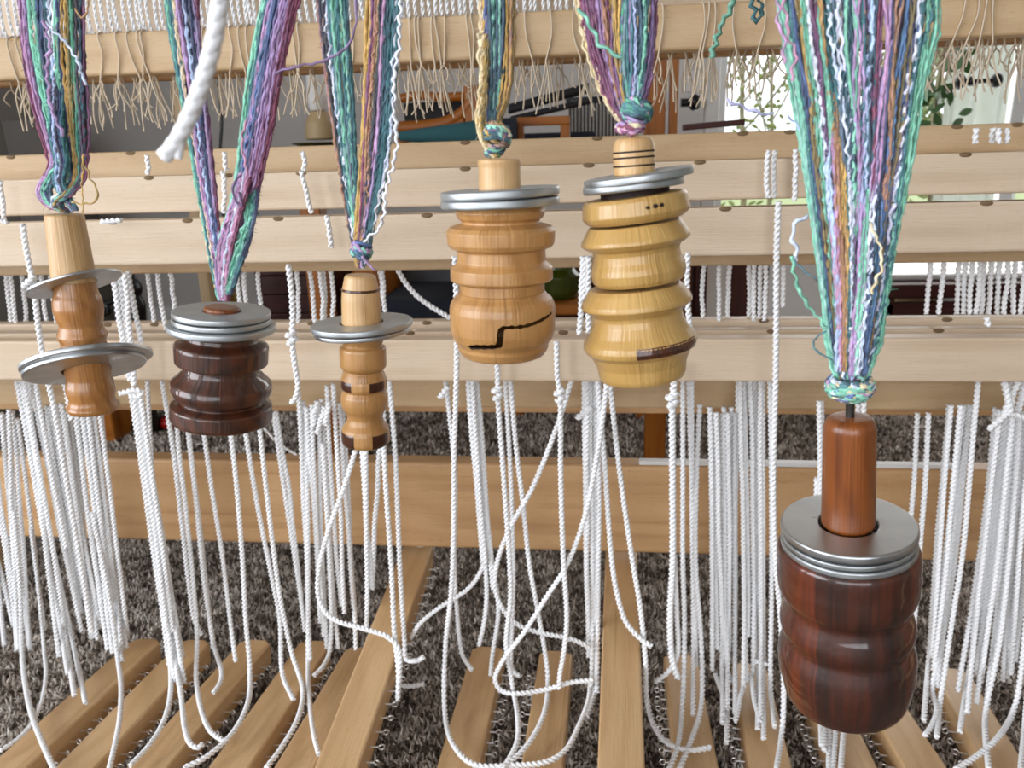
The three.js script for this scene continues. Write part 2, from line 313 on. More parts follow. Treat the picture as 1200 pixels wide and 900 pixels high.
lamm('lamm', 'rearmost of the three stacked bars at mid height', 376, 412, 0.90, 0.02, M.lamm, [125, 180, 365, 500, 895, 1030, 1110], { hz: 0 });
lamm('lamm', 'middle of the three stacked bars at mid height', 388, 425, 0.855, 0.018, M.lamm, [70, 240, 480, 660, 905, 1100], { hz: 0 });
lamm('lamm', 'front bar of the mid-height stack, pale with a clean straight face', 398, 447, 0.80, 0.022, M.lamm, [], {});
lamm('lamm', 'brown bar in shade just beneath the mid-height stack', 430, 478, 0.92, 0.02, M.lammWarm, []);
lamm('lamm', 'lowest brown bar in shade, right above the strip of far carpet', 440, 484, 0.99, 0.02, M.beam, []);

const linen = (B, pts, r = 0.0009) => B.tube(frames(pts, 0.006), null, () => r, 5);
// a heddle shaft: bar below and bar above, white string heddles between them, linen ends knotted over the lower bar
function shaft(label, y0, y1, d, mat, heddlePx, tails) {
  const t = 0.018, yb = yAt(y1, d), yt = yAt(y0, d), g = thing('heddle_shaft', label, 'loom shaft', V(0, yb, -d), 'heddle shafts at the top');
  mesh('lower_bar', rbox(BX1 - BX0 - 0.04, yt - yb, t, 0.004).translate((BX0 + BX1) / 2, (yt - yb) / 2, -t / 2), mat, g);
  mesh('upper_bar', rbox(BX1 - BX0 - 0.04, 0.04, t, 0.004).translate((BX0 + BX1) / 2, 0.36, -t / 2), mat, g);
  const inG = (p) => p.sub(g.position);
  for (const [px, dz] of heddlePx) {
    const x = P(px, 20, d).x, B = new Build(), zz = 0.003 + dz;
    twist(B, [V(x, (yt - yb) * 0.96, -t - 0.001), V(x, yt - yb + 0.004, -t / 2), V(x + rr(-0.002, 0.002), yt - yb + 0.08, -t / 2 + dz), V(x + rr(-0.003, 0.003), 0.345, -t / 2)], 0.0011, 0.001, 0.012, 2, 4, 6);
    mesh('heddle', B.geo(), M.cord, g);
  }
  for (const [px, front] of tails) {
    const top = P(px, 60, d), x = top.x, B = new Build(), L = rr(0.02, 0.052), s = rr(-0.012, 0.016), z = front ? 0.002 : -t - 0.003, sp = rr(0.003, 0.011);
    const knot = V(x + s * 0.5, -0.004, front ? 0.001 : -t - 0.002);
    if (front) linen(B, [V(x, yt - yb + 0.002, -t / 2), V(x + 0.0005, yt - yb - 0.002, z), V(x + rr(-0.001, 0.003), (yt - yb) * 0.5, z), knot]);
    else linen(B, [V(x, (yt - yb) * 0.6, -t - 0.002), V(x + s * 0.2, (yt - yb) * 0.2, -t - 0.003), knot]);
    for (const e of [-1, 1]) linen(B, [knot, V(knot.x + e * sp * 0.3, -L * 0.35, z + rr(-0.003, 0.004)), V(knot.x + e * sp * rr(0.5, 0.8) + s * 0.2, -L * 0.75, z + rr(-0.004, 0.005)), V(knot.x + e * sp * rr(0.5, 1.3) + s * 0.4, -L * rr(0.9, 1.1), z + rr(-0.004, 0.006))], 0.0008);
    mesh('linen_tail', B.geo(), M.linen, g);
  }
  return g;
}
{
  const tails1 = [], tails2 = [], hed = [];
  for (const px of [12, 22, 30, 118, 138, 152, 163, 168, 240, 272, 283, 292, 345, 352, 414, 482, 488, 492, 508, 512, 522, 548, 554, 604, 616, 646, 672, 775, 822, 828, 836, 856, 892, 1122, 1136, 1146, 1152, 1196]) tails1.push([px + rr(-1, 1), true]);
  for (let px = 2; px < 1215; px += rr(7, 15)) tails1.push([px, false]);
  for (let px = 6; px < 1215; px += rr(13, 24)) tails2.push([px, true]);
  for (let px = -10; px < 700; px += rr(5, 10)) hed.push([px, rr(-0.004, 0.004)]);
  for (let px = 1085; px < 1215; px += rr(7, 14)) hed.push([px, rr(-0.004, 0.004)]);
  shaft('front heddle shaft, a broad wooden bar at the top with linen string ends under it', 14, 68, 0.80, M.lammWarm, hed, tails1);
  shaft('third heddle shaft, a pale bar standing behind the white heddles at the top left', -40, 34, 0.95, M.lamm, [], []);
  shaft('second heddle shaft, its darker bar just showing under the front one', 30, 76, 0.86, M.beam, hed.filter((_, i) => i % 2), tails2);
}

// ------------------------------------------------------------------ treadles on the floor
const eyeRing = new THREE.TorusGeometry(0.0032, 0.001, 6, 12), eyeShank = new THREE.CylinderGeometry(0.0011, 0.0011, 0.011, 6).rotateZ(Math.PI / 2);
function treadle(label, tip, near, hTip, hNear, side, n, long) {
  const a = long ? P(...tip, hTip) : G(...tip, hTip), b = long ? P(...near, hNear) : G(...near, hNear), dir = b.clone().sub(a), over = n === 12 ? 0.06 : 0.3;
  const L = dir.length() + over, w = 0.046, h = 0.032; dir.normalize();
  const t = thing('treadle', label, 'treadle', a, 'wooden foot treadles');
  t.quaternion.setFromRotationMatrix(new THREE.Matrix4().lookAt(V(0, 0, 0), dir.clone().negate(), V(0, 1, 0)));   // +z runs from the tip towards the weaver's side
  const s = new THREE.Shape(), c = 0.01; s.moveTo(-w / 2, -L); s.lineTo(-w / 2, -c); s.lineTo(-w / 2 + c, 0); s.lineTo(w / 2 - c, 0); s.lineTo(w / 2, -c); s.lineTo(w / 2, -L); s.closePath();
  const bv = 0.003;
  const g = boxUV(new THREE.ExtrudeGeometry(s, { depth: h - 2 * bv, bevelEnabled: true, bevelThickness: bv, bevelSize: bv, bevelOffset: -bv, bevelSegments: 3 }).rotateX(-Math.PI / 2).translate(0, -h + bv, 0), 'z');
  mesh('board', g, M.treadle, t);
  for (let k = 0; k < n; k++) {
    const e = new THREE.Group(), z = 0.045 + k * 0.021; e.name = 'screw_eye'; e.position.set(side * (w / 2 + 0.004), -h * 0.55, z); t.add(e);
    mesh('shank', eyeShank, M.bright, e);
    const r = mesh('ring', eyeRing, M.bright, e); r.position.x = side * 0.0075; r.rotation.y = rr(-0.5, 0.5);
  }
}
{
  const A = 0.085, B = 0.115;
  treadle('leftmost wooden treadle in the photo, under the dense left bundle of white cords', [174, 748], [8, 899], A, B, 1, 16);
  treadle('second wooden treadle from the left', [231, 749], [88, 899], A, B, 1, 16);
  treadle('third wooden treadle from the left, its blunt tip in clear view', [302, 749], [172, 899], A, B, 1, 16);
  treadle('fourth wooden treadle from the left, with cathedral grain', [371, 750], [268, 899], A, B, 1, 16);
  treadle('fifth wooden treadle from the left, half hidden under the raised one beside it', [425, 758], [345, 899], A, B, 1, 12);
  treadle('left one of the two long raised treadles that reach under the crossbeam', [491, 636], [394, 899], 1.045, 0.62, 1, 20, true);
  treadle('shorter treadle just right of the left raised one', [573, 757], [536, 899], A, B, 1, 16);
  treadle('shorter treadle just left of the right raised one', [652, 762], [635, 899], A, B, -1, 16);
  treadle('right one of the two long raised treadles that reach under the crossbeam', [728, 640], [728, 899], 1.045, 0.62, -1, 0, true);
  treadle('first short treadle right of the right raised one', [797, 766], [817, 899], A, B, -1, 16);
  treadle('treadle left of the big dark weight', [877, 777], [903, 899], A, B, -1, 16);
  treadle('treadle mostly hidden behind the big dark weight', [948, 775], [1003, 899], A, B, -1, 16);
  treadle('treadle coming out right of the big dark weight', [1010, 780], [1085, 899], A, B, -1, 16);
  treadle('rightmost wooden treadle, under the thick bundle of cords at the right edge', [1112, 782], [1178, 899], A, B, -1, 16);
}

// ------------------------------------------------------------------ the hanging weights: turned wood, steel washers
// rounds the corners of a profile [[radius, height], ...]
function soften(pts, c) {
  const out = [pts[0]];
  for (let i = 1; i < pts.length - 1; i++) {
    const [a, b, d] = [pts[i - 1], pts[i], pts[i + 1]], la = Math.hypot(b[0] - a[0], b[1] - a[1]), ld = Math.hypot(b[0] - d[0], b[1] - d[1]), ra = Math.min(c, la * 0.45) / (la || 1), rd = Math.min(c, ld * 0.45) / (ld || 1);
    const p = [lerp(b[0], a[0], ra), lerp(b[1], a[1], ra)], q = [lerp(b[0], d[0], rd), lerp(b[1], d[1], rd)];
    for (const t of [0, 0.33, 0.67, 1]) out.push([(1 - t) ** 2 * p[0] + 2 * t * (1 - t) * b[0] + t * t * q[0], (1 - t) ** 2 * p[1] + 2 * t * (1 - t) * b[1] + t * t * q[1]]);
  }
  out.push(pts[pts.length - 1]); return out;
}
function lathe(pts, seg = 72, p0 = Math.PI, pl = Math.PI * 2) {   // u runs along the axis, v round it, both in metres
  const g = new THREE.LatheGeometry(pts.map(([r, y]) => new THREE.Vector2(Math.max(r, 0), y)), seg, p0, pl), uv = g.attributes.uv, p = g.attributes.position, n = pts.length;
  const rm = Math.max(...pts.map((q) => q[0]));
  for (let i = 0; i < uv.count; i++) { const a = uv.getX(i) * pl + p0, r = pts[i % n][0]; uv.setXY(i, p.getY(i) + r * 0.3, a * rm); }
  return g;
}
// frame of a hanging weight: local +y runs up its axis, the origin sits at its foot
function hang(name, label, top, bottom, d, d2 = d, turn = 0) {
  const a = P(...top, d), b = P(...bottom, d2), g = thing(name, label, 'weight', b), up = a.clone().sub(b).normalize();
  g.quaternion.setFromUnitVectors(V(0, 1, 0), up); g.rotateY(turn);
  const at = (py) => { const t = (py - top[1]) / (bottom[1] - top[1]); return P(lerp(top[0], bottom[0], t), py, lerp(d, d2, t)); };
  g.y = (py) => at(py).sub(b).dot(up); g.s = (py) => scaleAt(at(py));
  g.prof = (pts, c = 0.0008) => soften(pts.map(([r, py]) => [r * g.s(py), g.y(py)]), c);
  return g;
}
const turned = (g, part, pts, mat, c, seg) => mesh(part, lathe(g.prof(pts, c), seg), mat, g);
function washer(g, py, r, hole, th, mat, tilt = [0, 0], shift = 0) {   // py: height of its upper face
  const s = g.s(py), y = g.y(py), R0 = r * s, h = hole * s, t = th * s, c = t * 0.3;
  const geo = lathe(soften([[h, -t / 2], [h, -t], [R0, -t], [R0, 0], [h, 0], [h, -t / 2]], c), 72), m = mesh('washer', geo, mat, g);
  m.position.set(shift * s, y, 0); m.rotation.set(R(tilt[0]), 0, R(tilt[1])); return m;
}
const hook = (g, x0, y0, x1, y1, r) => turned(g, 'wire_hook', [[0, y0], [r, y0], [r, y1], [0, y1]], M.rod, 0.0003, 12);

const D = 0.36;
// 1: slim tilted bobbin on the left with two loose washers
{
  const g = hang('bobbin_weight', 'slim light wooden bobbin hanging tilted at far left, one thin washer and a pair below', [75, 250], [110, 480], D, D);
  turned(g, 'shank', [[0, 251], [19, 251], [21, 253], [22.5, 290], [24, 330], [0, 330]], M.birch);
  turned(g, 'spool', [[0, 326], [22, 326], [23, 336], [23.5, 342], [24, 345], [26, 350], [27, 361], [25, 374], [22.5, 380], [24, 386], [27, 393], [24, 400], [24, 402], [24.5, 404], [25.5, 420], [24.5, 436], [24, 440], [24, 444], [26, 450], [26.5, 458], [24, 466], [25, 471], [28, 474], [28.5, 477], [26, 481], [0, 482]], M.amber, 0.0012);
  washer(g, 331, 52, 24, 3.2, M.steel, [-11, 20], 0);
  washer(g, 420, 70, 26, 6, M.steel, [-21, 16], 2);
  washer(g, 428, 65, 26, 6, M.steel, [-22, 17], -2);
}
// 2: squat dark glossy spool
{
  const g = hang('bobbin_weight', 'squat dark brown varnished spool, small, capped by a stack of three steel washers', [260, 358], [260, 490], D);
  turned(g, 'shank', [[0, 359], [16, 359], [20, 360.5], [20, 395], [0, 395]], M.walnutNeck);
  turned(g, 'spool', [[0, 388], [36, 388], [40, 392], [40, 396], [42, 398], [51, 402], [53, 405], [52, 424], [50, 425], [42, 426], [43, 434], [48, 440], [56, 447], [57, 454], [54, 462], [47, 466], [45, 469], [50, 470], [57, 473], [57, 488], [55, 491], [0, 492]], M.walnut, 0.001, 96);
  washer(g, 364, 55, 21, 7, M.zinc, [0, 2.5]); washer(g, 372, 55, 21, 6.5, M.zinc, [0, 2.5]); washer(g, 379, 61, 21, 8, M.zinc, [0, 2.5]);
}
// 3: slim laminated bobbin with dark inlay blocks
{
  const g = hang('bobbin_weight', 'slim turned bobbin laminated from light wood with dark blocks, one wide washer near its top', [422, 322], [429, 518], D);
  turned(g, 'shank', [[0, 322], [16, 322], [18, 324], [21, 337], [21.5, 340], [22.5, 350], [23, 380], [0, 380]], M.birch);
  turned(g, 'dark_ring', [[20.3, 337.4], [22.2, 338], [22.4, 340.5], [20.4, 341]], M.darkInlay, 0.0003);
  const band = (pts, spans) => spans.forEach(([a0, a1, dark]) => mesh(dark ? 'dark_block' : 'spool', lathe(g.prof(pts, 0.0007), Math.max(8, Math.round((a1 - a0) / 4)), R(a0), R(a1 - a0)), dark ? M.darkInlay : M.honey, g));
  turned(g, 'spool', [[0, 388], [26, 392], [26, 396], [22, 404], [26, 406], [27, 408], [27, 428], [25, 431], [22, 433], [24, 436], [26, 442], [26.4, 443]], M.honey);
  band([[26.4, 443], [27, 446], [27, 452], [26, 454]], [[-62, -16, 1], [-16, 30, 0], [30, 75, 1], [75, 150, 0], [150, 205, 1], [205, 298, 0]]);
  turned(g, 'spool', [[26, 454], [24, 456.5], [25.5, 459], [27, 462], [27.3, 470], [26, 477], [22, 483], [20.5, 488], [22, 494], [27, 500], [27.5, 503]], M.honey);
  band([[27.5, 503], [28, 505], [28, 515], [26, 519], [0, 520]], [[-70, -12, 1], [-12, 32, 0], [32, 80, 1], [80, 150, 0], [150, 205, 1], [205, 290, 0]]);
  washer(g, 377, 59, 25, 7, M.zinc, [0, 4]); washer(g, 385, 56, 25, 5, M.steel, [0, 4]);
}
// 4: honey spool with a jagged crack
{
  const g = hang('bobbin_weight', 'honey brown spool with a jagged crack near its foot, pale neck and two washers', [585, 186], [590, 416], D, D);
  turned(g, 'shank', [[0, 186], [23, 186], [25, 187.5], [25.5, 190], [24.6, 196], [24.8, 230], [0, 230]], M.birch, 0.0006);
  washer(g, 221, 70, 25, 10, M.zinc, [0, 2.6]); washer(g, 232, 70, 25, 9.5, M.zinc, [0, 1.6]);
  turned(g, 'spool', [[0, 236], [50, 240], [53, 248], [50, 255], [46, 258], [46, 261], [50, 262], [60, 265], [64, 270], [63, 284], [60, 289], [53, 291.5], [52, 293], [52, 305], [54, 308], [57, 310.5], [60, 313], [60, 326], [58, 328], [50, 330], [50, 341]], M.honey, 0.0004);
  const body = lathe(g.prof([[0, 341], [50, 341], [53, 345], [58, 349], [61, 355], [62, 362], [61, 386], [58, 395], [55, 399], [53, 402], [53, 406], [48, 414], [44, 416], [0, 417]], 0.0006), 96);
  // the crack: a groove cut along a stepped line round the front
  const ev = new Evaluator(); ev.useGroups = true; ev.attributes = ['position', 'normal', 'uv'];
  const path = [[-62, 399], [-46, 400], [-40, 401], [-32, 396], [-22, 394], [-8, 393], [2, 391], [4, 382], [6, 372], [14, 371], [28, 371], [42, 369], [56, 366], [74, 362]];
  const mid = g.s(380), q = path.map(([deg, py]) => { const a = R(deg), rad = 60 * mid; return V(Math.sin(a) * rad, g.y(py), Math.cos(a) * rad); });
  const tb = new Build(); const fr = frames(q, 0.0018);
  tb.tube(fr, null, (k) => (k === 0 || k === fr.length - 1 ? 0.0003 : 0.0008 + 0.0005 * Math.abs(Math.sin(k * 1.7)) + (k > fr.length * 0.4 && k < fr.length * 0.55 ? 0.0006 : 0)), 7);
  const cutG = tb.geo().toNonIndexed(); cutG.computeVertexNormals(); cutG.setAttribute('uv', new THREE.Float32BufferAttribute(new Float32Array(cutG.attributes.position.count * 2), 2));
  const A = new Brush(body.toNonIndexed(), M.honey), C = new Brush(cutG, M.burnt); A.updateMatrixWorld(); C.updateMatrixWorld();
  const r = ev.evaluate(A, C, SUBTRACTION), m = mesh('spool', r.geometry, r.material, g); m.userData.label = 'cracked lower spool section';
}
// 5: tall yellow beaded spool
{
  const g = hang('bobbin_weight', 'tall yellow maple spool of flared rings, ringed neck and two washers set askew', [742, 160], [750, 442], D, D);
  const neckPts = [[0, 161], [19, 161], [22, 165], [24, 172], [24, 205], [0, 205]];
  turned(g, 'shank', neckPts, M.birch, 0.0008);
  for (const y of [178, 184.5, 194]) turned(g, 'burnt_ring', [[23.6, y - 1.2], [24.35, y - 1], [24.35, y + 1], [23.6, y + 1.2]], M.burnt, 0.0002, 48);
  washer(g, 203, 64, 24, 9, M.zinc, [1, 4.5], 4); washer(g, 213, 59, 24, 9, M.zinc, [-1, 3], -2);
  turned(g, 'dark_core', [[0, 218], [40, 218], [40, 236], [0, 236]], M.burnt, 0.0008);
  const tilt = (m, deg) => { m.rotation.z = R(deg); m.position.x = 0; return m; };
  const disc = (pts, deg) => { const ys = pts.map((p) => p[1]), c = g.y((Math.min(...ys) + Math.max(...ys)) / 2), geo = lathe(g.prof(pts, 0.0005).map(([r, y]) => [r, y - c]), 84), m = mesh('spool_ring', geo, M.maple, g); m.position.y = c; m.rotation.z = R(deg); m.userData.c = c; return m; };
  disc([[0, 228], [57, 229], [61, 233], [63, 249], [60, 254], [55, 258], [0, 258]], 4);
  disc([[0, 261], [53, 261], [57, 267], [63, 277], [64, 281], [58, 286], [52, 289], [50, 294], [51, 303], [54, 310], [55.5, 316], [54, 325], [50, 330], [0, 331]], 3.5);
  const low = disc([[0, 334], [52, 334], [56, 338], [64, 350], [64.5, 355], [58, 360], [53, 364], [52, 368], [53, 375], [58, 386], [65, 395], [66, 401], [64, 406], [58, 411], [52, 424], [50.5, 436], [48, 441], [0, 442]], 3);
  mesh('dark_strip', lathe(g.prof([[64.6, 394], [66.3, 400.4], [66.3, 401.4], [64.6, 405.8]], 0.0003).map(([r, y]) => [r, y - low.userData.c]), 24, R(-6), R(76)), M.walnut, low);
  for (const [deg, py, r] of [[8, 237, 2.4], [16, 236, 3.2], [23, 235.5, 3]]) { const a = R(deg + 2), s = g.s(py) * 62.5; const k = mesh('worm_hole', new THREE.SphereGeometry(r * g.s(py), 12, 8).scale(1, 0.8, 0.35), M.burnt, g); k.position.set(Math.sin(a) * s, g.y(py + 3), Math.cos(a) * s); k.rotation.y = a; }
}
// 6: big red-brown glossy spool on the right
{
  const D6 = 0.335, g = hang('bobbin_weight', 'big glossy red-brown spool at lower right, thick neck and three wide steel washers', [996, 490], [990, 812], D6, D6 + 0.008);
  const up = g.y(490);
  turned(g, 'hook_rod', [[0, 462], [5, 462], [5, 498], [0, 498]], M.rod, 0.0004, 20);
  turned(g, 'shank', [[0, 488], [18, 488.5], [25, 491], [28.5, 497], [29, 505], [29.5, 612], [0, 640]], M.walnutNeck, 0.0012);
  washer(g, 612, 75, 32, 10, M.steel); washer(g, 623.5, 73.5, 32, 6, M.zinc, [0, 0.5]); washer(g, 630.5, 74.5, 32, 8, M.zinc);
  turned(g, 'spool', [[0, 637], [74, 637], [77.5, 640], [78, 647], [77.5, 662], [78, 668], [77, 684], [74, 692], [69, 697], [67, 703], [69, 709], [72, 716], [74, 724], [73.5, 731], [70, 737], [68.5, 742], [71, 748], [74.5, 757], [75, 768], [74, 780], [72, 788], [69.5, 797], [68, 804], [65, 811], [61, 814], [0, 815]], M.stave, 0.0022, 110);
}

// ------------------------------------------------------------------ hand-dyed warp yarn, gathered and knotted over the weights
const lin = (h) => { const c = new THREE.Color('#' + h); return [c.r, c.g, c.b]; };
const DYE = Object.fromEntries(Object.entries({ mint: '84ccb2', teal: '2d747c', deepteal: '1c5664', navy: '1c2a54', blue: '40639c', lilac: 'a98cbc', purple: '5f4070', magenta: '802850', pink: 'cb90b2', gold: 'c89f48', olive: '766636', rust: 'a67458', cream: 'e6d8b2', white: 'e9ebf4', ice: 'b4cdee', black: '1b1922', green: '4d9f7e' }).map(([k, v]) => [k, lin(v)]));
const KIN = { mint: 'green', teal: 'deepteal', deepteal: 'navy', navy: 'blue', blue: 'teal', lilac: 'pink', purple: 'magenta', magenta: 'purple', pink: 'lilac', gold: 'olive', olive: 'gold', rust: 'gold', cream: 'gold', white: 'ice', ice: 'lilac', black: 'navy', green: 'teal' };
// yarn: `pts` a path, a slubby thread that crimps a little from side to side, its dye drifting along its length
function yarn(B, pts, tint, r, crimp) {
  const fr = frames(pts, 0.0016), ph = rnd() * 9, w1 = rr(0.0035, 0.008), a = DYE[tint], b = DYE[KIN[tint]], sd = rnd() * 200, alt = DYE[rnd() < 0.5 ? 'deepteal' : 'lilac'];
  const off = (k) => { const s = k * fr.step; return [Math.cos(s / w1 * 6.28 + ph) * crimp + (vnoise(s * 300 + sd, 3, 4096, 8) - 0.5) * crimp * 3, Math.sin(s / w1 * 6.28 + ph) * crimp + (vnoise(s * 260 + sd, 5, 4096, 8) - 0.5) * crimp * 3]; };
  const rad = (k) => r * (0.68 + 0.64 * vnoise(k * 0.55 + sd, 1, 4096, 4));
  B.tube(fr, off, rad, 4, (k) => {
    const s = k * fr.step, m = clamp(vnoise(s * 22 + sd, 7, 4096, 16) * 1.7 - 0.55, 0, 1), q = clamp(vnoise(s * 9 + sd, 9, 4096, 16) * 3 - 2.1, 0, 1), g = 0.74 + 0.86 * vnoise(k * 0.9 + sd, 2, 4096, 4);
    return [0, 1, 2].map((i) => lerp(lerp(lerp(a[i], b[i], m * 0.6), alt[i], q * 0.5), 0.42, 0.16) * g);
  });
  return fr;
}
function fuzz(B, fr, n, reach, tint) {
  const c = DYE[tint];
  for (let i = 0; i < n; i++) {
    const f = fr[Math.floor(rnd() * (fr.length - 1))], d = V(rr(-1, 1), rr(-1, 1), rr(-0.6, 1)).normalize(), L = reach * rr(0.4, 1);
    const p = [f.p.clone(), f.p.clone().addScaledVector(d, L * 0.5), f.p.clone().addScaledVector(d, L).add(V(rr(-0.3, 0.3) * L, rr(-0.4, 0.2) * L, 0))];
    const q = [0, 1, 2].map((k) => ({ p: p[k], n: V(d.y, -d.x, 0.2).normalize(), b: V(0, 0, 1) }));
    B.tube(q, null, (k) => 0.00011 * (k === 2 ? 0.5 : 1), 3, () => c);
  }
}
// one leg of a hank: rows [x, y, half width, depth offset in metres], strands spread over it in the order of `tints`
function leg(g, fz, rows, tints, nF, nB, d, { r = 0.00066, crimp = 0.00014, flat = 0.45 } = {}) {
  const nFront = Math.round(nF * 2), nBack = Math.round(nB * 1.2), n = nFront + nBack;
  for (let i = 0; i < n; i++) {
    const front = i < nFront, u0 = front ? ((i + 0.5) / nFront) * 2 - 1 : rr(-0.95, 0.95), v = front ? Math.sqrt(Math.max(0, 1 - u0 * u0)) * rr(0.75, 1) : rr(-1, 0.55) * Math.sqrt(Math.max(0, 1 - u0 * u0));
    const tint = front ? tints[Math.min(tints.length - 1, Math.floor((u0 + 1) / 2 * tints.length))] : tints[clamp(Math.floor(((u0 + 1) / 2 + rr(-0.15, 0.15)) * tints.length), 0, tints.length - 1)];
    const loopy = ['white', 'cream', 'ice'].includes(tint) || rnd() < 0.12 ? 2.6 : 1, wob = rr(-0.16, 0.16), sd = rnd() * 50;
    const pts = rows.map(([x, y, w, dz = 0], k) => {
      const u = clamp(u0 + wob * Math.sin(k * 1.3 + sd), -1.08, 1.08), s = 0.36 / F;
      return P(x + u * w + (vnoise(k * 0.8 + sd, 2, 64, 4) - 0.5) * 3, y, d - dz - v * w * s * flat);
    });
    const B = new Build(true), fr = yarn(B, pts, tint, r * rr(0.8, 1.15), crimp * loopy * rr(0.6, 1.4));
    mesh('strand', B.geo(), M.yarn, g);
    if (front) fuzz(fz, fr, 60, 0.003, tint);
  }
}
// a knot: several turns of yarn wound round a small ball
function knot(g, x, y, rx, ry, d, tints, turns, tilt = 20, r = 0.0011) {
  const c = P(x, y, d), s = scaleAt(c), B = new Build(true);
  for (let i = 0; i < turns; i++) {
    const n = V(0, 1, 0).applyAxisAngle(V(0, 0, 1), R(tilt + rr(-28, 28))).applyAxisAngle(V(1, 0, 0), R(rr(-35, 35))), off = rr(-0.65, 0.65), k = Math.sqrt(1 - off * off), e1 = V(1, 0, 0).addScaledVector(n, -n.x).normalize(), e2 = n.clone().cross(e1), pts = [], a0 = rr(0, 6.28);
    for (let j = 0; j <= 14; j++) { const a = a0 + j / 14 * 6.1, p = e1.clone().multiplyScalar(Math.cos(a) * k).addScaledVector(e2, Math.sin(a) * k).addScaledVector(n, off); pts.push(V(c.x + p.x * rx * s * 0.9, c.y + p.y * ry * s * 0.9, c.z + p.z * rx * s * 0.9)); }
    yarn(B, pts, tints[i % tints.length], r * rr(0.85, 1.2), 0.0004);
  }
  return mesh('knot', B.geo(), M.yarn, g);
}
function loose(g, part, pts, tint, d, r = 0.0007, crimp = 0.0005, dz = 0.012) { const B = new Build(true); yarn(B, pts.map(([x, y, z]) => P(x, y, d - dz + (z || 0))), tint, r, crimp); mesh(part, B.geo(), M.yarn, g); }
function hank(label, x, d, build) {
  const g = thing('yarn_hank', label, 'yarn', null), fz = new Build(true);
  build(g, fz, d);
  tag(mesh('fuzz', fz.geo(), M.yarn, g), null, null, null, 'stuff');
}
const UP0 = -520, UPd = 0;     // strands run up out of the picture to the back beam
hank('hank of teal, purple and gold yarn at far left, twisted above the slim tilted bobbin', 60, D, (g, fz, d) => {
  leg(g, fz, [[46, UP0, 22], [40, -30, 20], [44, 50, 20], [56, 120, 19], [66, 165, 16], [70, 192, 12], [58, 210, 9], [52, 226, 9], [60, 240, 8], [80, 248, 5]], ['magenta', 'lilac', 'purple', 'mint', 'mint', 'navy', 'deepteal', 'teal', 'navy'], 11, 12, d);
  leg(g, fz, [[78, UP0, 20], [78, -30, 20], [80, 50, 20], [84, 120, 18], [88, 165, 15], [90, 192, 12], [88, 212, 10], [76, 228, 8, 0.006], [66, 238, 6, 0.006], [76, 247, 4]], ['white', 'mint', 'navy', 'gold', 'olive', 'green', 'black', 'deepteal', 'magenta'], 11, 12, d - 0.003);
  leg(g, fz, [[66, 60, 10, -0.006], [66, 120, 9, -0.003], [66, 160, 8], [72, 190, 8], [70, 215, 6], [78, 232, 6], [88, 247, 4]], ['teal', 'ice', 'black', 'navy', 'teal'], 5, 3, d - 0.008);
  loose(g, 'loose_strand', [[97, 185], [104, 205], [113, 220], [112, 235], [100, 239], [84, 236]], 'gold', d, 0.0005, 0.0003);
  loose(g, 'loose_strand', [[98, 180], [96, 215], [97, 252]], 'gold', d, 0.0005, 0.0003);
  loose(g, 'loose_strand', [[98, -20], [104, 0], [98, 22], [88, 10]], 'rust', d, 0.0005, 0.0003);
  loose(g, 'loose_strand', [[50, 25], [60, 55], [55, 80], [58, 115], [66, 140], [72, 160]], 'lilac', d, 0.0009, 0.0005, 0.014);
  loose(g, 'loose_strand', [[56, 25], [80, 55], [94, 75], [100, 100]], 'white', d, 0.0007, 0.0005, 0.014);
});
hank('V-shaped hank of purple, navy and mint yarn tied to the squat dark spool', 260, D, (g, fz, d) => {
  leg(g, fz, [[205, UP0, 30], [211, -30, 21], [216, 30, 19], [224, 90, 17], [232, 150, 14], [240, 210, 11], [247, 260, 9], [254, 305, 8], [260, 350, 4]], ['mint', 'teal', 'cream', 'lilac', 'purple', 'ice', 'navy', 'navy', 'lilac', 'magenta'], 12, 16, d);
  leg(g, fz, [[345, UP0, 34], [333, -30, 22], [322, 30, 21], [311, 90, 20], [301, 150, 18], [292, 200, 15], [283, 245, 15], [271, 290, 15], [265, 325, 12], [262, 352, 5]], ['mint', 'teal', 'lilac', 'blue', 'navy', 'lilac', 'purple', 'lilac', 'magenta', 'magenta'], 14, 20, d - 0.003);
  leg(g, fz, [[292, 150, 9, -0.008], [288, 195, 8, -0.006], [282, 228, 7], [272, 262, 9], [264, 300, 9], [262, 335, 7], [262, 352, 4]], ['lilac', 'pink', 'white', 'pink', 'magenta'], 6, 3, d - 0.009);
  leg(g, fz, [[298, 170, 9, -0.008], [297, 220, 7, -0.006], [294, 255, 6], [286, 285, 7], [274, 318, 7], [266, 345, 5]], ['mint', 'green', 'mint', 'teal', 'navy'], 6, 3, d - 0.009);
  loose(g, 'loose_strand', [[283, 205], [273, 218], [276, 235], [284, 240], [280, 225]], 'purple', d, 0.0006, 0.0002);
  loose(g, 'loose_strand', [[290, 140], [283, 160], [287, 190], [290, 205]], 'pink', d, 0.0006, 0.0003);
  loose(g, 'stray_thread', [[324, 85, 0.004], [345, 78], [370, 74], [400, 60], [414, 42], [418, 0], [420, -40]], 'purple', d, 0.0006, 0.0002);
});
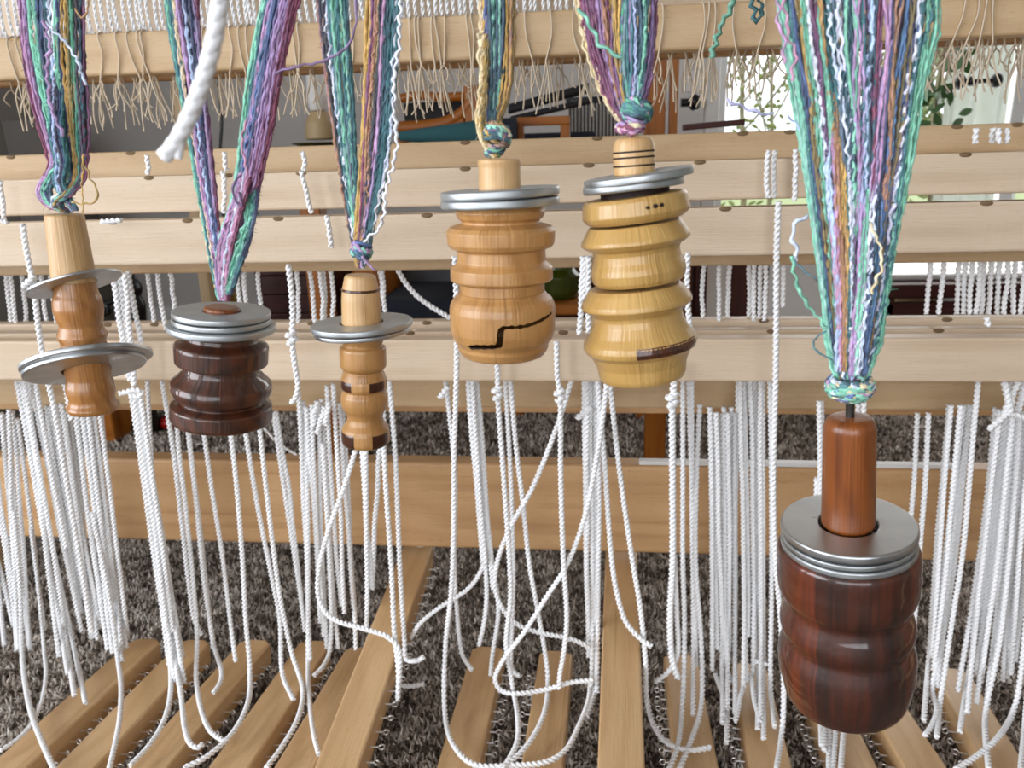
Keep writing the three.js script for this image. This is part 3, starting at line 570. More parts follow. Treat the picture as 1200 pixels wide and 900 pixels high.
hank('V-shaped hank of turquoise and blue yarn tied to the slim laminated bobbin', 423, D, (g, fz, d) => {
  leg(g, fz, [[372, UP0, 28], [389, -30, 19], [393, 40, 18], [399, 110, 15], [406, 180, 11], [413, 240, 9], [419, 280, 7], [423, 312, 3]], ['rust', 'black', 'white', 'teal', 'mint', 'mint', 'teal', 'mint', 'teal', 'deepteal'], 12, 14, d);
  leg(g, fz, [[472, UP0, 32], [452, -30, 21], [449, 40, 20], [445, 110, 19], [440, 170, 17], [434, 225, 14], [428, 265, 11], [424, 295, 8], [423, 314, 3]], ['gold', 'magenta', 'rust', 'black', 'lilac', 'deepteal', 'teal', 'teal', 'white'], 12, 16, d - 0.003);
  knot(g, 424, 293, 12, 12, d - 0.006, ['teal', 'blue', 'mint', 'lilac', 'blue'], 12, -30, 0.001);
  loose(g, 'loose_strand', [[471, 0], [469, 40], [464, 90], [461, 125], [466, 160], [461, 190], [450, 235], [448, 262], [436, 275], [428, 285]], 'white', d, 0.00075, 0.0006);
  loose(g, 'loose_strand', [[424, 300], [433, 312], [440, 316]], 'lilac', d, 0.0006, 0.0003);
});
hank('narrow straight hank of mint, navy and gold yarn knotted over the honey brown spool', 581, D, (g, fz, d) => {
  leg(g, fz, [[580, UP0, 30], [582, -30, 20], [582, 40, 19], [582, 90, 18], [580, 120, 15], [577, 140, 10], [578, 160, 8], [580, 184, 3]], ['cream', 'gold', 'navy', 'deepteal', 'mint', 'deepteal', 'mint', 'deepteal', 'gold', 'rust', 'olive'], 12, 14, d);
  leg(g, fz, [[568, 40, 6, -0.004], [567, 90, 5, -0.002], [566, 118, 4], [563, 140, 5], [566, 160, 5], [575, 176, 4], [581, 184, 3]], ['cream', 'gold', 'olive'], 4, 3, d - 0.006);
  knot(g, 582, 159, 16, 17, d - 0.004, ['deepteal', 'gold', 'mint', 'purple', 'cream', 'rust', 'teal'], 18, -25);
  knot(g, 579, 176, 11, 7, d - 0.003, ['navy', 'mint', 'deepteal'], 7, 0);
});
hank('hank of magenta, lilac and teal yarn knotted over the tall yellow spool', 725, D, (g, fz, d) => {
  leg(g, fz, [[672, UP0, 40], [694, -30, 24], [701, 30, 22], [710, 75, 18], [719, 110, 13], [728, 135, 8], [742, 150, 6]], ['cream', 'magenta', 'magenta', 'purple', 'lilac', 'rust', 'purple', 'gold'], 12, 14, d);
  leg(g, fz, [[760, UP0, 46], [745, -30, 27], [743, 30, 26], [742, 75, 22], [742, 105, 17], [742, 125, 12], [743, 155, 4]], ['purple', 'gold', 'teal', 'green', 'teal', 'lilac', 'ice', 'deepteal', 'mint', 'teal', 'purple', 'magenta'], 14, 18, d - 0.003);
  knot(g, 746, 131, 18, 17, d - 0.004, ['teal', 'deepteal', 'mint', 'teal', 'lilac', 'green'], 18, -20);
  knot(g, 738, 150, 16, 8, d - 0.005, ['pink', 'magenta', 'cream', 'lilac'], 9, -15);
  loose(g, 'loose_strand', [[680, 8], [690, 30], [700, 48], [715, 60], [726, 70]], 'mint', d, 0.0009, 0.0006, 0.016);
});
hank('wide fan of mint, blue, lilac and rust yarn gathered above the big glossy spool', 998, 0.335, (g, fz, d) => {
  leg(g, fz, [[915, UP0, 55], [938, -30, 30], [946, 50, 27], [955, 120, 24], [962, 190, 22], [970, 270, 18], [978, 350, 15], [984, 410, 14], [990, 445, 10]], ['mint', 'mint', 'teal', 'navy', 'olive', 'mint', 'white', 'purple', 'mint', 'rust', 'teal'], 17, 20, d, { flat: 0.3 });
  leg(g, fz, [[1060, UP0, 95], [1038, -30, 66], [1036, 40, 60], [1031, 110, 50], [1028, 180, 42], [1022, 260, 34], [1015, 340, 26], [1010, 400, 21], [1002, 445, 14]], ['teal', 'white', 'deepteal', 'deepteal', 'mint', 'lilac', 'teal', 'ice', 'deepteal', 'magenta', 'lilac', 'lilac', 'navy', 'rust', 'blue', 'olive', 'navy', 'white', 'teal', 'mint', 'mint'], 30, 30, d - 0.002, { flat: 0.22 });
  leg(g, fz, [[978, 60, 20, -0.008], [982, 150, 17, -0.006], [986, 235, 14, -0.002], [988, 300, 12], [990, 370, 10], [990, 435, 9]], ['ice', 'pink', 'rust', 'gold', 'teal', 'white'], 8, 5, d - 0.006, { flat: 0.3 });
  leg(g, fz, [[1034, 80, 22, -0.009], [1027, 180, 16, -0.007], [1021, 255, 13, -0.003], [1016, 330, 12], [1010, 390, 11], [1006, 440, 10]], ['lilac', 'mint', 'white', 'navy', 'blue'], 8, 4, d - 0.008, { flat: 0.3 });
  knot(g, 996, 453, 27, 18, d - 0.002, ['mint', 'teal', 'mint', 'cream', 'blue', 'white', 'lilac'], 26, 12);
  loose(g, 'loose_strand', [[947, 253], [936, 258], [928, 272], [932, 292], [935, 306]], 'white', d, 0.0008, 0.0005);
  loose(g, 'loose_strand', [[928, 300], [933, 330], [948, 360], [962, 378], [970, 385]], 'mint', d, 0.0007, 0.0005);
  loose(g, 'loose_strand', [[930, 305], [945, 318], [958, 330]], 'teal', d, 0.0004, 0.0003);
  loose(g, 'loose_strand', [[968, 388], [955, 398], [955, 410], [972, 420], [978, 425]], 'teal', d, 0.0004, 0.0002);
  loose(g, 'loose_strand', [[908, -20], [912, 20], [919, 50], [921, 75]], 'pink', d, 0.0006, 0.0006);
  loose(g, 'loose_strand', [[918, -20], [922, 30], [930, 60], [929, 95]], 'pink', d, 0.0006, 0.0006);
  loose(g, 'loose_strand', [[853, 115], [866, 124], [885, 129], [905, 135]], 'ice', d, 0.0006, 0.0005);
  loose(g, 'loose_strand', [[920, 137], [930, 143], [938, 150]], 'ice', d, 0.0006, 0.0005);
  loose(g, 'loose_strand', [[1018, 262], [1030, 285], [1032, 315], [1022, 345]], 'cream', d, 0.0006, 0.0005, 0.018);
});
{ // two stray ends of yarn that hang down over the front shaft
  const a = tag(new THREE.Group(), 'single mint yarn end dangling before the front shaft, left of the wide yarn fan', 'yarn'); a.name = numbered('yarn_end'); scene.add(a);
  loose(a, 'strand', [[862, -520], [863, -20], [858, 5], [846, 28], [838, 50], [836, 68]], 'mint', 0.5, 0.0016, 0.0008, 0);
  const b = tag(new THREE.Group(), 'short bluish yarn loop at the top edge, right of the single mint yarn end', 'yarn'); b.name = numbered('yarn_end'); scene.add(b);
  loose(b, 'strand', [[880, -520], [881, -10], [884, 15], [889, 27], [891, 10], [890, -25], [892, -520]], 'teal', 0.5, 0.0012, 0.0008, 0);
}

// ------------------------------------------------------------------ white tie-up cords hanging from the loom bars
function cord(label, group, d, flat, opt = {}) {
  const pts = [], n = flat.length / 2, d1 = opt.d1 ?? d;
  for (let i = 0; i < n; i++) {
    let p = P(flat[2 * i], flat[2 * i + 1], lerp(d, d1, i / (n - 1)));
    const rest = 0.1 + 0.028 * clamp((1.08 + p.z) / 0.28, 0, 1);      // lies on the treadles rather than in them
    if (p.y < rest) p = G(flat[2 * i], flat[2 * i + 1], rest);
    pts.push(p);
  }
  const B = new Build(), w = (opt.w ?? 1) * 1.16;
  twist(B, pts, 0.0019 * w, 0.00112 * w, 0.0115, 2, 5, 8);
  if (opt.knot !== undefined) { const k = pts[opt.knot], n2 = []; for (let j = 0; j <= 10; j++) n2.push(V(k.x + Math.cos(j * 0.9) * 0.0042, k.y + 0.006 - j * 0.0012, k.z + Math.sin(j * 0.9) * 0.0042)); twist(B, n2, 0.0018 * w, 0.0012 * w, 0.012); }
  const m = mesh('tie_cord', B.geo(), M.cord, scene);
  return tag(m, label, 'cord', group);
}
// a bundle of cords alike: rows [x at top, top y, x at foot, foot y]
const ORD = ['first', 'second', 'third', 'fourth', 'fifth', 'sixth', 'seventh', 'eighth', 'ninth', 'tenth', 'eleventh', 'twelfth', 'thirteenth'], NUM = ['no', 'one', 'two', 'three', 'four', 'five', 'six', 'seven', 'eight', 'nine', 'ten', 'eleven', 'twelve', 'thirteen'];
function bundle(shared, group, d, rows, opt = {}) {
  const order = rows.map((r) => r[0]).sort((a, b) => a - b);
  for (const [x0, y0, x1, y1, bend = 0] of rows) {
    const label = rows.length > 13 ? shared : `${ORD[order.indexOf(x0)]} from left of ${NUM[rows.length]} ${group}`;
    const pts = [], dd = d + rr(-0.012, 0.012), k = rr(-2, 2);
    for (let i = 0; i <= 5; i++) { const t = i / 5; pts.push(lerp(x0, x1, t) + Math.sin(t * Math.PI) * (k + bend) + rr(-0.8, 0.8), lerp(y0, y1, t)); }
    cord(label, group, dd, pts, opt);
  }
}
const g1 = 'white cords in the loose fan at the far left edge', L1 = 'white braided cord in the loose fan at the far left edge, left of the densest bundle';
bundle(L1, g1, 0.9, [[2, 484, 20, 762], [7, 486, 34, 757], [11, 480, 22, 760], [15, 482, 36, 762], [-8, 520, 18, 700], [-14, 540, 5, 756], [20, 490, 51, 735], [-4, 580, 20, 742], [-18, 600, 16, 735]]);
bundle('white braided cord of the second fan from the left, ending above the first treadle', 'white cords in the second fan from the left', 0.86, [[20, 446, 80, 790], [24, 446, 100, 824, -3], [29, 446, 88, 815], [33, 446, 70, 770], [37, 446, 96, 740], [42, 446, 77, 642], [27, 446, 62, 700]]);
{
  const rows = []; for (let k = 0; k < 20; k++) { const t = k / 19; rows.push([lerp(52, 117, t) + rr(-3, 3), rr(470, 486), lerp(92, 150, t) + rr(-4, 4), lerp(720, 775, t) + rr(-30, 14)]); }
  bundle('white braided cord in the densest bundle, hanging below the tilted light bobbin', 'white cords of the densest bundle below the tilted bobbin', 0.88, rows);
}
cord('long white cord running from the densest left bundle down across the second treadle', null, 0.87, [108, 600, 128, 700, 138, 770, 142, 800, 141, 838, 136, 868, 128, 902], { d1: 0.8 });
cord('long white cord from the far left fan, bending down across the first treadle', null, 0.88, [16, 600, 24, 700, 26, 765, 33, 820, 41, 848, 52, 875, 64, 902], { d1: 0.8 });
cord('thin white cord curling left over the carpet and the first treadle', null, 0.9, [36, 620, 46, 700, 52, 765, 54, 790, 48, 825, 36, 850, 18, 868, 0, 880], { d1: 0.84, w: 0.8 });
cord('knotted white cord before the bars at far left, running behind the tilted bobbin', null, 0.755, [27, 262, 30, 285, 36, 318, 39, 332, 46, 390, 55, 440, 64, 480, 74, 540, 86, 610, 98, 680, 108, 740], { knot: 3 });
cord('short white knot tail beside the tilted bobbin, under the third bar', null, 0.75, [40, 322, 33, 331, 27, 335]);
cord('white cord end tied off behind the foot of the tilted bobbin', null, 0.83, [62, 400, 70, 430, 78, 455, 82, 480, 84, 492], { w: 1.2 });
bundle('white braided cord hanging over the front of the mid-height bars right of the tilted bobbin', 'white cords over the bars right of the tilted bobbin', 0.785, [[132, 318, 153, 446], [139, 317, 156, 450], [146, 320, 158, 452], [150, 318, 166, 402]], {});
cord('short white cord tied crosswise round the cord bundle under the mid-height bars', null, 0.775, [140, 461, 150, 459, 158, 457, 166, 459, 164, 464, 152, 464], {});
bundle('white braided cord fanning out of the crosswise knot right of the tilted bobbin', 'white cords fanning out of the crosswise knot', 0.82, [[153, 455, 198, 780], [155, 455, 205, 800], [157, 456, 212, 815], [159, 456, 209, 790], [161, 456, 216, 801], [163, 458, 214, 770], [165, 458, 203, 740]]);
cord('long white cord from the crosswise knot, curling left over the third treadle', null, 0.83, [156, 458, 176, 580, 190, 690, 199, 767, 200, 812, 192, 845, 176, 872, 152, 898], { d1: 0.78 });
cord('white cord from the crosswise knot with a hooked end beside the third treadle', null, 0.83, [160, 458, 186, 620, 206, 750, 213, 820, 218, 858, 224, 872, 232, 876, 238, 872], { d1: 0.79 });
cord('white cord hanging left behind the squat dark spool, ending in a kink', null, 0.86, [190, 446, 203, 528, 213, 613, 222, 690, 228, 727, 236, 744]);
cord('white cord behind the squat dark spool that swings right at its foot', null, 0.87, [204, 446, 209, 520, 217, 590, 226, 680, 231, 748, 230, 793, 238, 838, 248, 858, 262, 868], { d1: 0.8 });
bundle('white braided cord hanging singly behind the squat dark spool', 'plain white cords behind the squat dark spool', 0.87, [[173, 446, 190, 690], [214, 446, 250, 760], [229, 446, 276, 776]]);
cord('white cord below the squat dark spool with a bent tip on the third treadle', null, 0.86, [217, 470, 230, 590, 240, 690, 251, 756, 260, 790, 257, 802, 250, 812]);
cord('long white cord under the middle of the squat dark spool, sweeping left at its foot', null, 0.86, [265, 470, 275, 547, 283, 640, 288, 727, 293, 785, 290, 826, 270, 862, 240, 888, 215, 900], { d1: 0.78 });
cord('white cord under the right half of the squat spool, ending bent on the fourth treadle', null, 0.86, [282, 470, 301, 589, 319, 680, 328, 727, 331, 788, 344, 820]);
cord('long white cord right of the squat dark spool, sweeping left over the fourth treadle', null, 0.86, [301, 470, 312, 573, 324, 672, 330, 710, 342, 765, 355, 807, 349, 842, 330, 876, 312, 900], { d1: 0.78 });
bundle('white braided cord between the squat dark spool and the next dense bundle', 'white cords just right of the squat dark spool', 0.88, [[320, 484, 357, 740], [323, 482, 352, 700, 4]]);
cord('thin loose white cord slanting over the far carpet right of the squat dark spool', null, 0.95, [308, 500, 322, 515, 336, 526, 348, 533], { w: 0.6 });
cord('white cord over the mid-height bars between the squat dark spool and the slim laminated bobbin', null, 0.755, [338, 310, 342, 345, 343, 375, 342, 395, 346, 430, 349, 452, 346, 466, 341, 472], { knot: 3 });
{
  const rows = []; for (let k = 0; k < 9; k++) { const t = k / 8; rows.push([lerp(352, 404, t) + rr(-3, 3), rr(446, 482), lerp(366, 420, t) + rr(-4, 4), rr(700, 795)]); }
  bundle('white braided cord in the dense bundle left of the slim laminated bobbin', 'white cords bundled left of the slim laminated bobbin', 0.88, rows);
}
bundle('white cord end tied off high in the bundle left of the slim laminated bobbin', 'knotted white cord ends by the slim laminated bobbin', 0.85, [[372, 470, 366, 500], [380, 476, 372, 508], [385, 470, 381, 498]], { w: 1.1 });
cord('white cord by the slim bobbin that reaches furthest down, over the fifth treadle', null, 0.88, [355, 470, 360, 580, 361, 700, 361, 770, 363, 820, 368, 860, 374, 884], { d1: 0.82 });
cord('white cord bending left at its foot under the bundle by the slim bobbin', null, 0.87, [378, 520, 385, 640, 388, 740, 386, 765, 378, 782, 368, 792]);
cord('white cord crossing diagonally behind the slim bobbin, its end lying across the raised treadle', null, 0.83, [421, 512, 404, 568, 384, 624, 374, 665, 373, 698, 382, 718, 396, 728, 427, 737, 455, 747, 467, 760, 468, 790, 466, 818], { d1: 0.74 });
bundle('white braided cord hanging from behind the foot of the slim laminated bobbin', 'white cords behind the foot of the slim laminated bobbin', 0.82, [[423, 500, 436, 690], [428, 500, 430, 735], [447, 500, 436, 690]]);
cord('white cord just right of the slim bobbin foot, hanging over the raised treadle', null, 0.83, [449, 446, 450, 530, 459, 675, 462, 740, 467, 790, 466, 822], { d1: 0.73 });
cord('white cord hanging straight right of the slim bobbin, curled up at its end', null, 0.83, [456, 446, 463, 533, 469, 675, 474, 750, 476, 772, 488, 774, 496, 770], { d1: 0.76 });
cord('short white cord end lying over the carpet right of the raised left treadle', null, 0.92, [470, 803, 480, 804, 490, 803, 497, 801]);
// middle group
cord('long white cord under the honey brown spool, looping round the bottom of the picture', null, 0.76, [533, 300, 535, 360, 535, 430, 532, 532, 531, 640, 528, 700, 522, 755, 521, 828, 531, 872, 556, 896, 600, 897, 640, 893, 662, 880, 678, 852, 690, 820, 692, 800], { d1: 0.84 });
cord('white cord that forks off behind the leftmost middle cord and ends over the carpet', null, 0.87, [522, 446, 527, 490, 533, 560, 532, 650, 535, 712, 541, 764, 553, 785]);
cord('short white cord tail at the mid-height bar, just left of the honey brown spool', null, 0.83, [525, 452, 520, 460, 515, 466], { w: 1.2 });
bundle('white braided cord of the flat double strand under the left half of the honey brown spool', 'white cords in the flat band under the honey spool', 0.84, [[548, 440, 566, 660], [553, 440, 569, 660], [558, 440, 577, 690]]);
cord('white cord that swings out left from the double strand down to the carpet', null, 0.85, [550, 446, 562, 560, 569, 650, 560, 675, 547, 691, 512, 714, 492, 731, 481, 748]);
cord('white cord ending below the double strand with a frayed tip', null, 0.85, [560, 500, 567, 640, 570, 698, 567, 730, 561, 756]);
cord('white cord under the middle of the honey brown spool, ending on the left middle treadle', null, 0.85, [556, 446, 566, 560, 576, 655, 584, 715, 578, 760, 575, 792]);
cord('white cord straight under the honey brown spool, knotted at the bar, reaching the bottom', null, 0.785, [582, 415, 583, 440, 583, 460, 590, 558, 597, 660, 598, 700, 593, 755, 600, 800, 607, 842, 606, 870, 590, 902], { knot: 2, d1: 0.8 });
cord('white cord beside the knotted middle cord, with a small bent tip', null, 0.86, [592, 446, 597, 532, 601, 640, 601, 712, 599, 775, 603, 788, 610, 793]);
cord('white cord under the right half of the honey spool, curving left at the bottom edge', null, 0.84, [598, 446, 605, 527, 613, 593, 620, 660, 633, 732, 642, 795, 638, 835, 622, 868, 604, 888, 586, 900], { d1: 0.8 });
cord('white cord slanting left from the tall yellow spool, then swinging right across the carpet', null, 0.82, [670, 444, 656, 490, 623, 573, 600, 614, 583, 657, 580, 690, 590, 715, 607, 732, 635, 742, 662, 747, 682, 754, 691, 760]);
cord('white cord knotted at the bar left of the tall yellow spool, hanging straight', null, 0.785, [652, 400, 653, 440, 656, 463, 657, 558, 660, 655, 664, 727, 660, 768, 656, 790, 655, 807], { knot: 2 });
bundle('white braided cord of the tight bunch under the left edge of the tall yellow spool', 'white cords bunched under the tall yellow spool', 0.85, [[685, 444, 690, 770], [691, 444, 693, 806], [697, 446, 697, 775], [702, 446, 700, 812], [688, 444, 688, 720]]);
cord('short white cord tail sticking out left of the tight bunch', null, 0.84, [694, 478, 684, 484, 676, 491], { w: 1.2 });
cord('white cord end folded up at the foot of the tight bunch', null, 0.85, [697, 760, 699, 790, 697, 812, 692, 828, 687, 840], { w: 1.2 });
cord('white cord under the tall yellow spool that bends right over the raised right treadle', null, 0.81, [700, 446, 708, 540, 716, 650, 722, 692, 734, 730, 750, 748, 764, 758], { d1: 0.77 });
cord('long white cord right of the tall spool, hooking right across a short treadle', null, 0.81, [714, 444, 725, 545, 741, 657, 750, 712, 756, 770, 758, 820, 769, 855, 786, 873, 808, 879, 833, 876], { d1: 0.74 });
cord('white cord slanting left from the tall yellow spool, turning back in a wide bow', null, 0.79, [712, 440, 702, 519, 684, 609, 664, 662, 640, 700, 616, 738, 588, 776, 580, 796, 586, 808, 604, 813, 640, 808, 668, 800, 696, 797]);
// right of the tall yellow spool
cord('thick white knotted cord with forked end, under the right edge of the tall yellow spool', null, 0.785, [791, 425, 790, 445, 788, 468, 788, 560, 788, 660, 785, 720, 787, 770, 794, 795], { knot: 2, w: 1.25 });
cord('white cord tail that turns left off the forked cord right of the raised treadle', null, 0.79, [790, 650, 793, 720, 793, 770, 782, 788, 768, 799]);
cord('thin white cord right of the forked cord, curving left near the bottom edge', null, 0.85, [800, 442, 800, 560, 800, 660, 802, 733, 800, 820, 794, 875, 784, 902], { d1: 0.8 });
bundle('white braided cord of the pair hanging between the forked cord and the wide right curtain of cords', 'white cords hanging right of the thick forked cord', 0.85, [[806, 442, 816, 780], [810, 446, 812, 838]]);
cord('white cord bowing left at its foot over the first short right treadle', null, 0.87, [820, 474, 816, 560, 815, 660, 822, 760, 822, 825, 810, 868, 796, 902], { d1: 0.8 });
{
  const rows = []; for (let k = 0; k < 19; k++) { const t = k / 18; rows.push([lerp(833, 893, t) + rr(-2, 2), t < 0.45 ? rr(476, 488) : 442, lerp(838, 892, t) + rr(-4, 4), rr(745, 875)]); }
  bundle('white braided cord in the wide curtain of cords left of the big glossy spool', 'white cords of the curtain left of the big glossy spool', 0.87, rows);
}
bundle('short white cord end splayed sideways at the foot of the right curtain of cords', 'splayed white cord ends left of the big glossy spool', 0.86, [[838, 790, 852, 830], [872, 800, 862, 845], [880, 790, 891, 846], [884, 775, 905, 780], [845, 760, 858, 800]]);
cord('white cord ending beside the left edge of the big glossy spool', null, 0.86, [902, 442, 904, 560, 904, 700, 903, 800, 908, 852]);
cord('long white cord from the third bar past all lower bars, by the glossy spool', null, 0.755, [912, 236, 910, 300, 909, 430, 906, 560, 908, 650, 914, 720, 918, 790, 917, 850, 910, 902]);
bundle('white braided cord that comes out under the foot of the big glossy spool', 'white cords under the foot of the big glossy spool', 0.84, [[960, 470, 966, 880], [962, 470, 972, 905], [1008, 446, 976, 905], [1013, 446, 985, 905], [956, 560, 963, 875]]);
cord('white cord right of the glossy spool, passing close to its right side', null, 0.86, [1088, 484, 1084, 567, 1078, 640, 1074, 700, 1068, 752, 1062, 780]);
cord('thin white cord that runs down behind the right washers of the big glossy spool', null, 0.88, [1075, 484, 1071, 567, 1067, 610, 1062, 680]);
bundle('white braided cord in the row right of the big glossy spool', 'white cords in the row right of the big glossy spool', 0.86, [[1112, 475, 1083, 845], [1115, 475, 1092, 770], [1126, 475, 1094, 785], [1134, 475, 1098, 806], [1138, 475, 1100, 790], [1129, 475, 1096, 730]]);
cord('white cord of the right row that ends in a small zigzag', null, 0.86, [1136, 475, 1127, 577, 1120, 648, 1106, 740, 1093, 806, 1098, 832, 1092, 850, 1084, 862]);
cord('white cord from the mid-height bar, rightmost of the row by the glossy spool', null, 0.84, [1147, 440, 1141, 503, 1128, 648, 1117, 719, 1103, 815, 1098, 864]);
bundle('white braided cord in the thick bundle at the right edge of the photo', 'white cords of the thick bundle at the right edge', 0.85, [[1166, 478, 1122, 811, 4], [1168, 480, 1138, 770], [1172, 480, 1134, 836], [1178, 482, 1125, 858, 2], [1181, 480, 1144, 790], [1184, 480, 1145, 825], [1188, 480, 1150, 800], [1192, 482, 1156, 830], [1196, 482, 1166, 770], [1201, 482, 1175, 798], [1205, 482, 1180, 795], [1210, 482, 1184, 790], [1216, 482, 1190, 775]]);
bundle('white braided cord coming off the mid-height bar above the thick right bundle', 'white cords above the thick right bundle', 0.83, [[1176, 440, 1184, 486], [1187, 440, 1182, 486], [1197, 440, 1176, 490], [1201, 438, 1192, 484]], { w: 1.2 });
cord('white cord tied across the thick right bundle with a tail to the left', null, 0.82, [1205, 492, 1192, 487, 1180, 486, 1170, 494, 1158, 504], { w: 1.1 });
cord('long white cord from the right bundle down over the rightmost treadle', null, 0.85, [1194, 500, 1183, 648, 1170, 760, 1156, 830, 1155, 862, 1159, 902], { d1: 0.8 });
cord('white cord sweeping left in a wide curve at the lower right corner', null, 0.84, [1208, 600, 1204, 700, 1199, 765, 1190, 826, 1168, 866, 1142, 888, 1120, 902], { d1: 0.78 });
cord('short white cord at the very lower right corner', null, 0.84, [1206, 780, 1202, 840, 1196, 905]);
// cords seen in the gap between the third bar and the mid-height bars
bundle('white braided cord in the gap between third and mid-height bars, at the far left edge', 'white cords in the upper gap, far left', 0.92, [[7, 318, 13, 385], [12, 318, 19, 385], [25, 318, 30, 385], [48, 318, 56, 385], [59, 318, 68, 385], [80, 318, 86, 385]], { w: 0.9 });
bundle('white braided cord in the gap between the bars above the squat dark spool', 'white cords in the upper gap above the squat dark spool', 0.9, [[173, 316, 181, 380], [185, 316, 195, 392], [199, 316, 206, 380], [277, 314, 282, 380], [286, 314, 291, 380], [302, 312, 308, 380]], { w: 0.9 });
bundle('white braided cord in the gap between the bars by the slim laminated bobbin', 'white cords in the upper gap by the slim laminated bobbin', 0.9, [[348, 312, 350, 378], [361, 310, 368, 378], [374, 310, 378, 378], [378, 310, 381, 378], [386, 310, 390, 378], [447, 306, 452, 378], [442, 300, 448, 350]], { w: 0.9 });
cord('slack white cord sagging in the gap between slim bobbin and honey brown spool', null, 0.88, [464, 312, 474, 330, 490, 348, 508, 361, 528, 373]);
bundle('white braided cord hugging the left side of the tall yellow spool', 'white cords left of the tall yellow spool', 0.77, [[683, 300, 679, 392], [690, 300, 690, 390], [686, 304, 684, 350]]);
cord('white cord hanging just right of the tall yellow spool', null, 0.77, [806, 296, 805, 340, 808, 384]);
bundle('white braided cord in the gap between the bars right of the tall yellow spool', 'white cords high up right of the tall yellow spool', 0.9, [[827, 300, 823, 378], [842, 300, 842, 376], [856, 300, 853, 376], [877, 300, 877, 376], [884, 300, 884, 376], [891, 300, 890, 376], [897, 300, 896, 376], [919, 300, 918, 360]], { w: 0.9 });
bundle('white braided cord in the gap between the bars right of the wide yarn fan', 'white cords high up right of the wide yarn fan', 0.9, [[1092, 288, 1086, 368], [1107, 288, 1100, 368], [1127, 288, 1121, 368], [1134, 288, 1129, 368], [1142, 288, 1136, 368], [1150, 288, 1143, 368], [1156, 288, 1150, 368], [1163, 288, 1158, 368], [1174, 288, 1169, 368], [1181, 288, 1176, 368], [1193, 288, 1187, 368], [1201, 288, 1196, 368]], { w: 0.9 });
// cords laid over the top bars
bundle('short white cord strap over the two topmost bars', 'short white cord straps over the topmost bars', 0.8, [[172, 182, 172, 204], [264, 178, 266, 200], [261, 200, 262, 250], [354, 178, 356, 200], [353, 200, 365, 250], [901, 176, 900, 232], [908, 176, 907, 232], [932, 175, 930, 236], [1, 212, 6, 262], [1144, 150, 1143, 168], [1163, 150, 1162, 168], [1171, 150, 1172, 168], [1181, 150, 1180, 168]], { w: 0.85 });
bundle('white cord tail lying flat along the top edge of the third bar', 'short white cord tails lying on bar edges', 0.765, [[118, 260, 142, 258], [2, 258, 10, 262], [383, 252, 388, 290], [1156, 372, 1158, 382]], { w: 0.9 });
{ // out of focus cord end close to the camera
  const B = new Build(), pts = [[262, -60], [258, 0], [250, 50], [236, 100], [218, 145], [205, 168], [192, 184]].map(([x, y]) => P(x, y, 0.2));
  twist(B, pts, 0.0018, 0.0005, 0.012, 3, 8, 8);
  const e = [[214, 152], [212, 168], [209, 186]].map(([x, y]) => P(x, y, 0.2)); B.tube(frames(e, 0.002), null, () => 0.0011, 6);
  tag(mesh('cord_end', B.geo(), M.cord, scene), 'blurred white cord end with split tip, close to the camera at upper left', 'cord');
}

// ------------------------------------------------------------------ things standing behind the loom
const at = (px, py, d) => P(px, py, d);
function slab(g, name, x0, y0, x1, y1, d, t, mat, r = 0.004, grain = 'x') {   // a board seen between two picture points at distance d, thickness t going back
  const a = at(x0, y0, d), b = at(x1, y1, d), o = g === scene ? V(0, 0, 0) : g.position;
  return mesh(name, rbox(Math.abs(b.x - a.x), Math.abs(a.y - b.y), t, r, grain).translate((a.x + b.x) / 2 - o.x, (a.y + b.y) / 2 - o.y, -d - t / 2 - o.z), mat, g);
}
const ground = (px, d) => { const p = at(px, 400, d); p.y = 0; return p; };
{ // low dark bench with a pale cloth
  const g = thing('bench', 'low dark mahogany bench behind the loom at right, below the glass door', 'bench', ground(1120, 2.7));
  const top = at(1100, 333, 2.7).y, x0 = at(1030, 333, 2.7).x, x1 = at(1290, 333, 2.7).x;
  const w = x1 - x0, cx = (x0 + x1) / 2 - g.position.x;
  mesh('seat', rbox(w, 0.05, 0.4, 0.008).translate(cx, top - 0.025, -0.2), M.mahogany, g);
  mesh('apron', rbox(w - 0.06, top - 0.12, 0.03, 0.004).translate(cx, (top - 0.05) / 2 + 0.02, -0.03), M.mahogany, g);
  for (const s of [-1, 1]) for (const z of [-0.04, -0.36]) mesh('leg', rbox(0.05, top - 0.05, 0.05, 0.006, 'y').translate(cx + s * (w / 2 - 0.04), (top - 0.05) / 2, z), M.mahogany, g);
  const cl = mesh('folded_cloth', rbox(w * 0.9, 0.022, 0.3, 0.01), M.white, scene); cl.position.set(cx + g.position.x, top + 0.0115, -2.92); tag(cl, 'folded pale cloth lying on the low dark bench', 'cloth');
}
{ // dark red cabinet in the middle
  const g = thing('cabinet', 'low dark red-brown cabinet behind the tall yellow spool', 'cabinet', ground(740, 2.5));
  const top = at(740, 296, 2.5).y, x0 = at(632, 330, 2.5).x - g.position.x, x1 = at(905, 330, 2.5).x - g.position.x;
  mesh('case', rbox(x1 - x0, top, 0.4, 0.006).translate((x0 + x1) / 2, top / 2, -0.22), M.mahogany, g);
  for (let k = 0; k < 3; k++) { const w = (x1 - x0) / 3; const dr = mesh('door', rbox(w - 0.012, top - 0.05, 0.02, 0.004, 'y').translate(x0 + w * (k + 0.5), top / 2, -0.012), k === 1 ? M.orange : M.mahogany, g); mesh('knob', new THREE.SphereGeometry(0.012, 12, 8).translate(x0 + w * (k + 0.85), top * 0.6, 0.008), M.black, dr); }
}
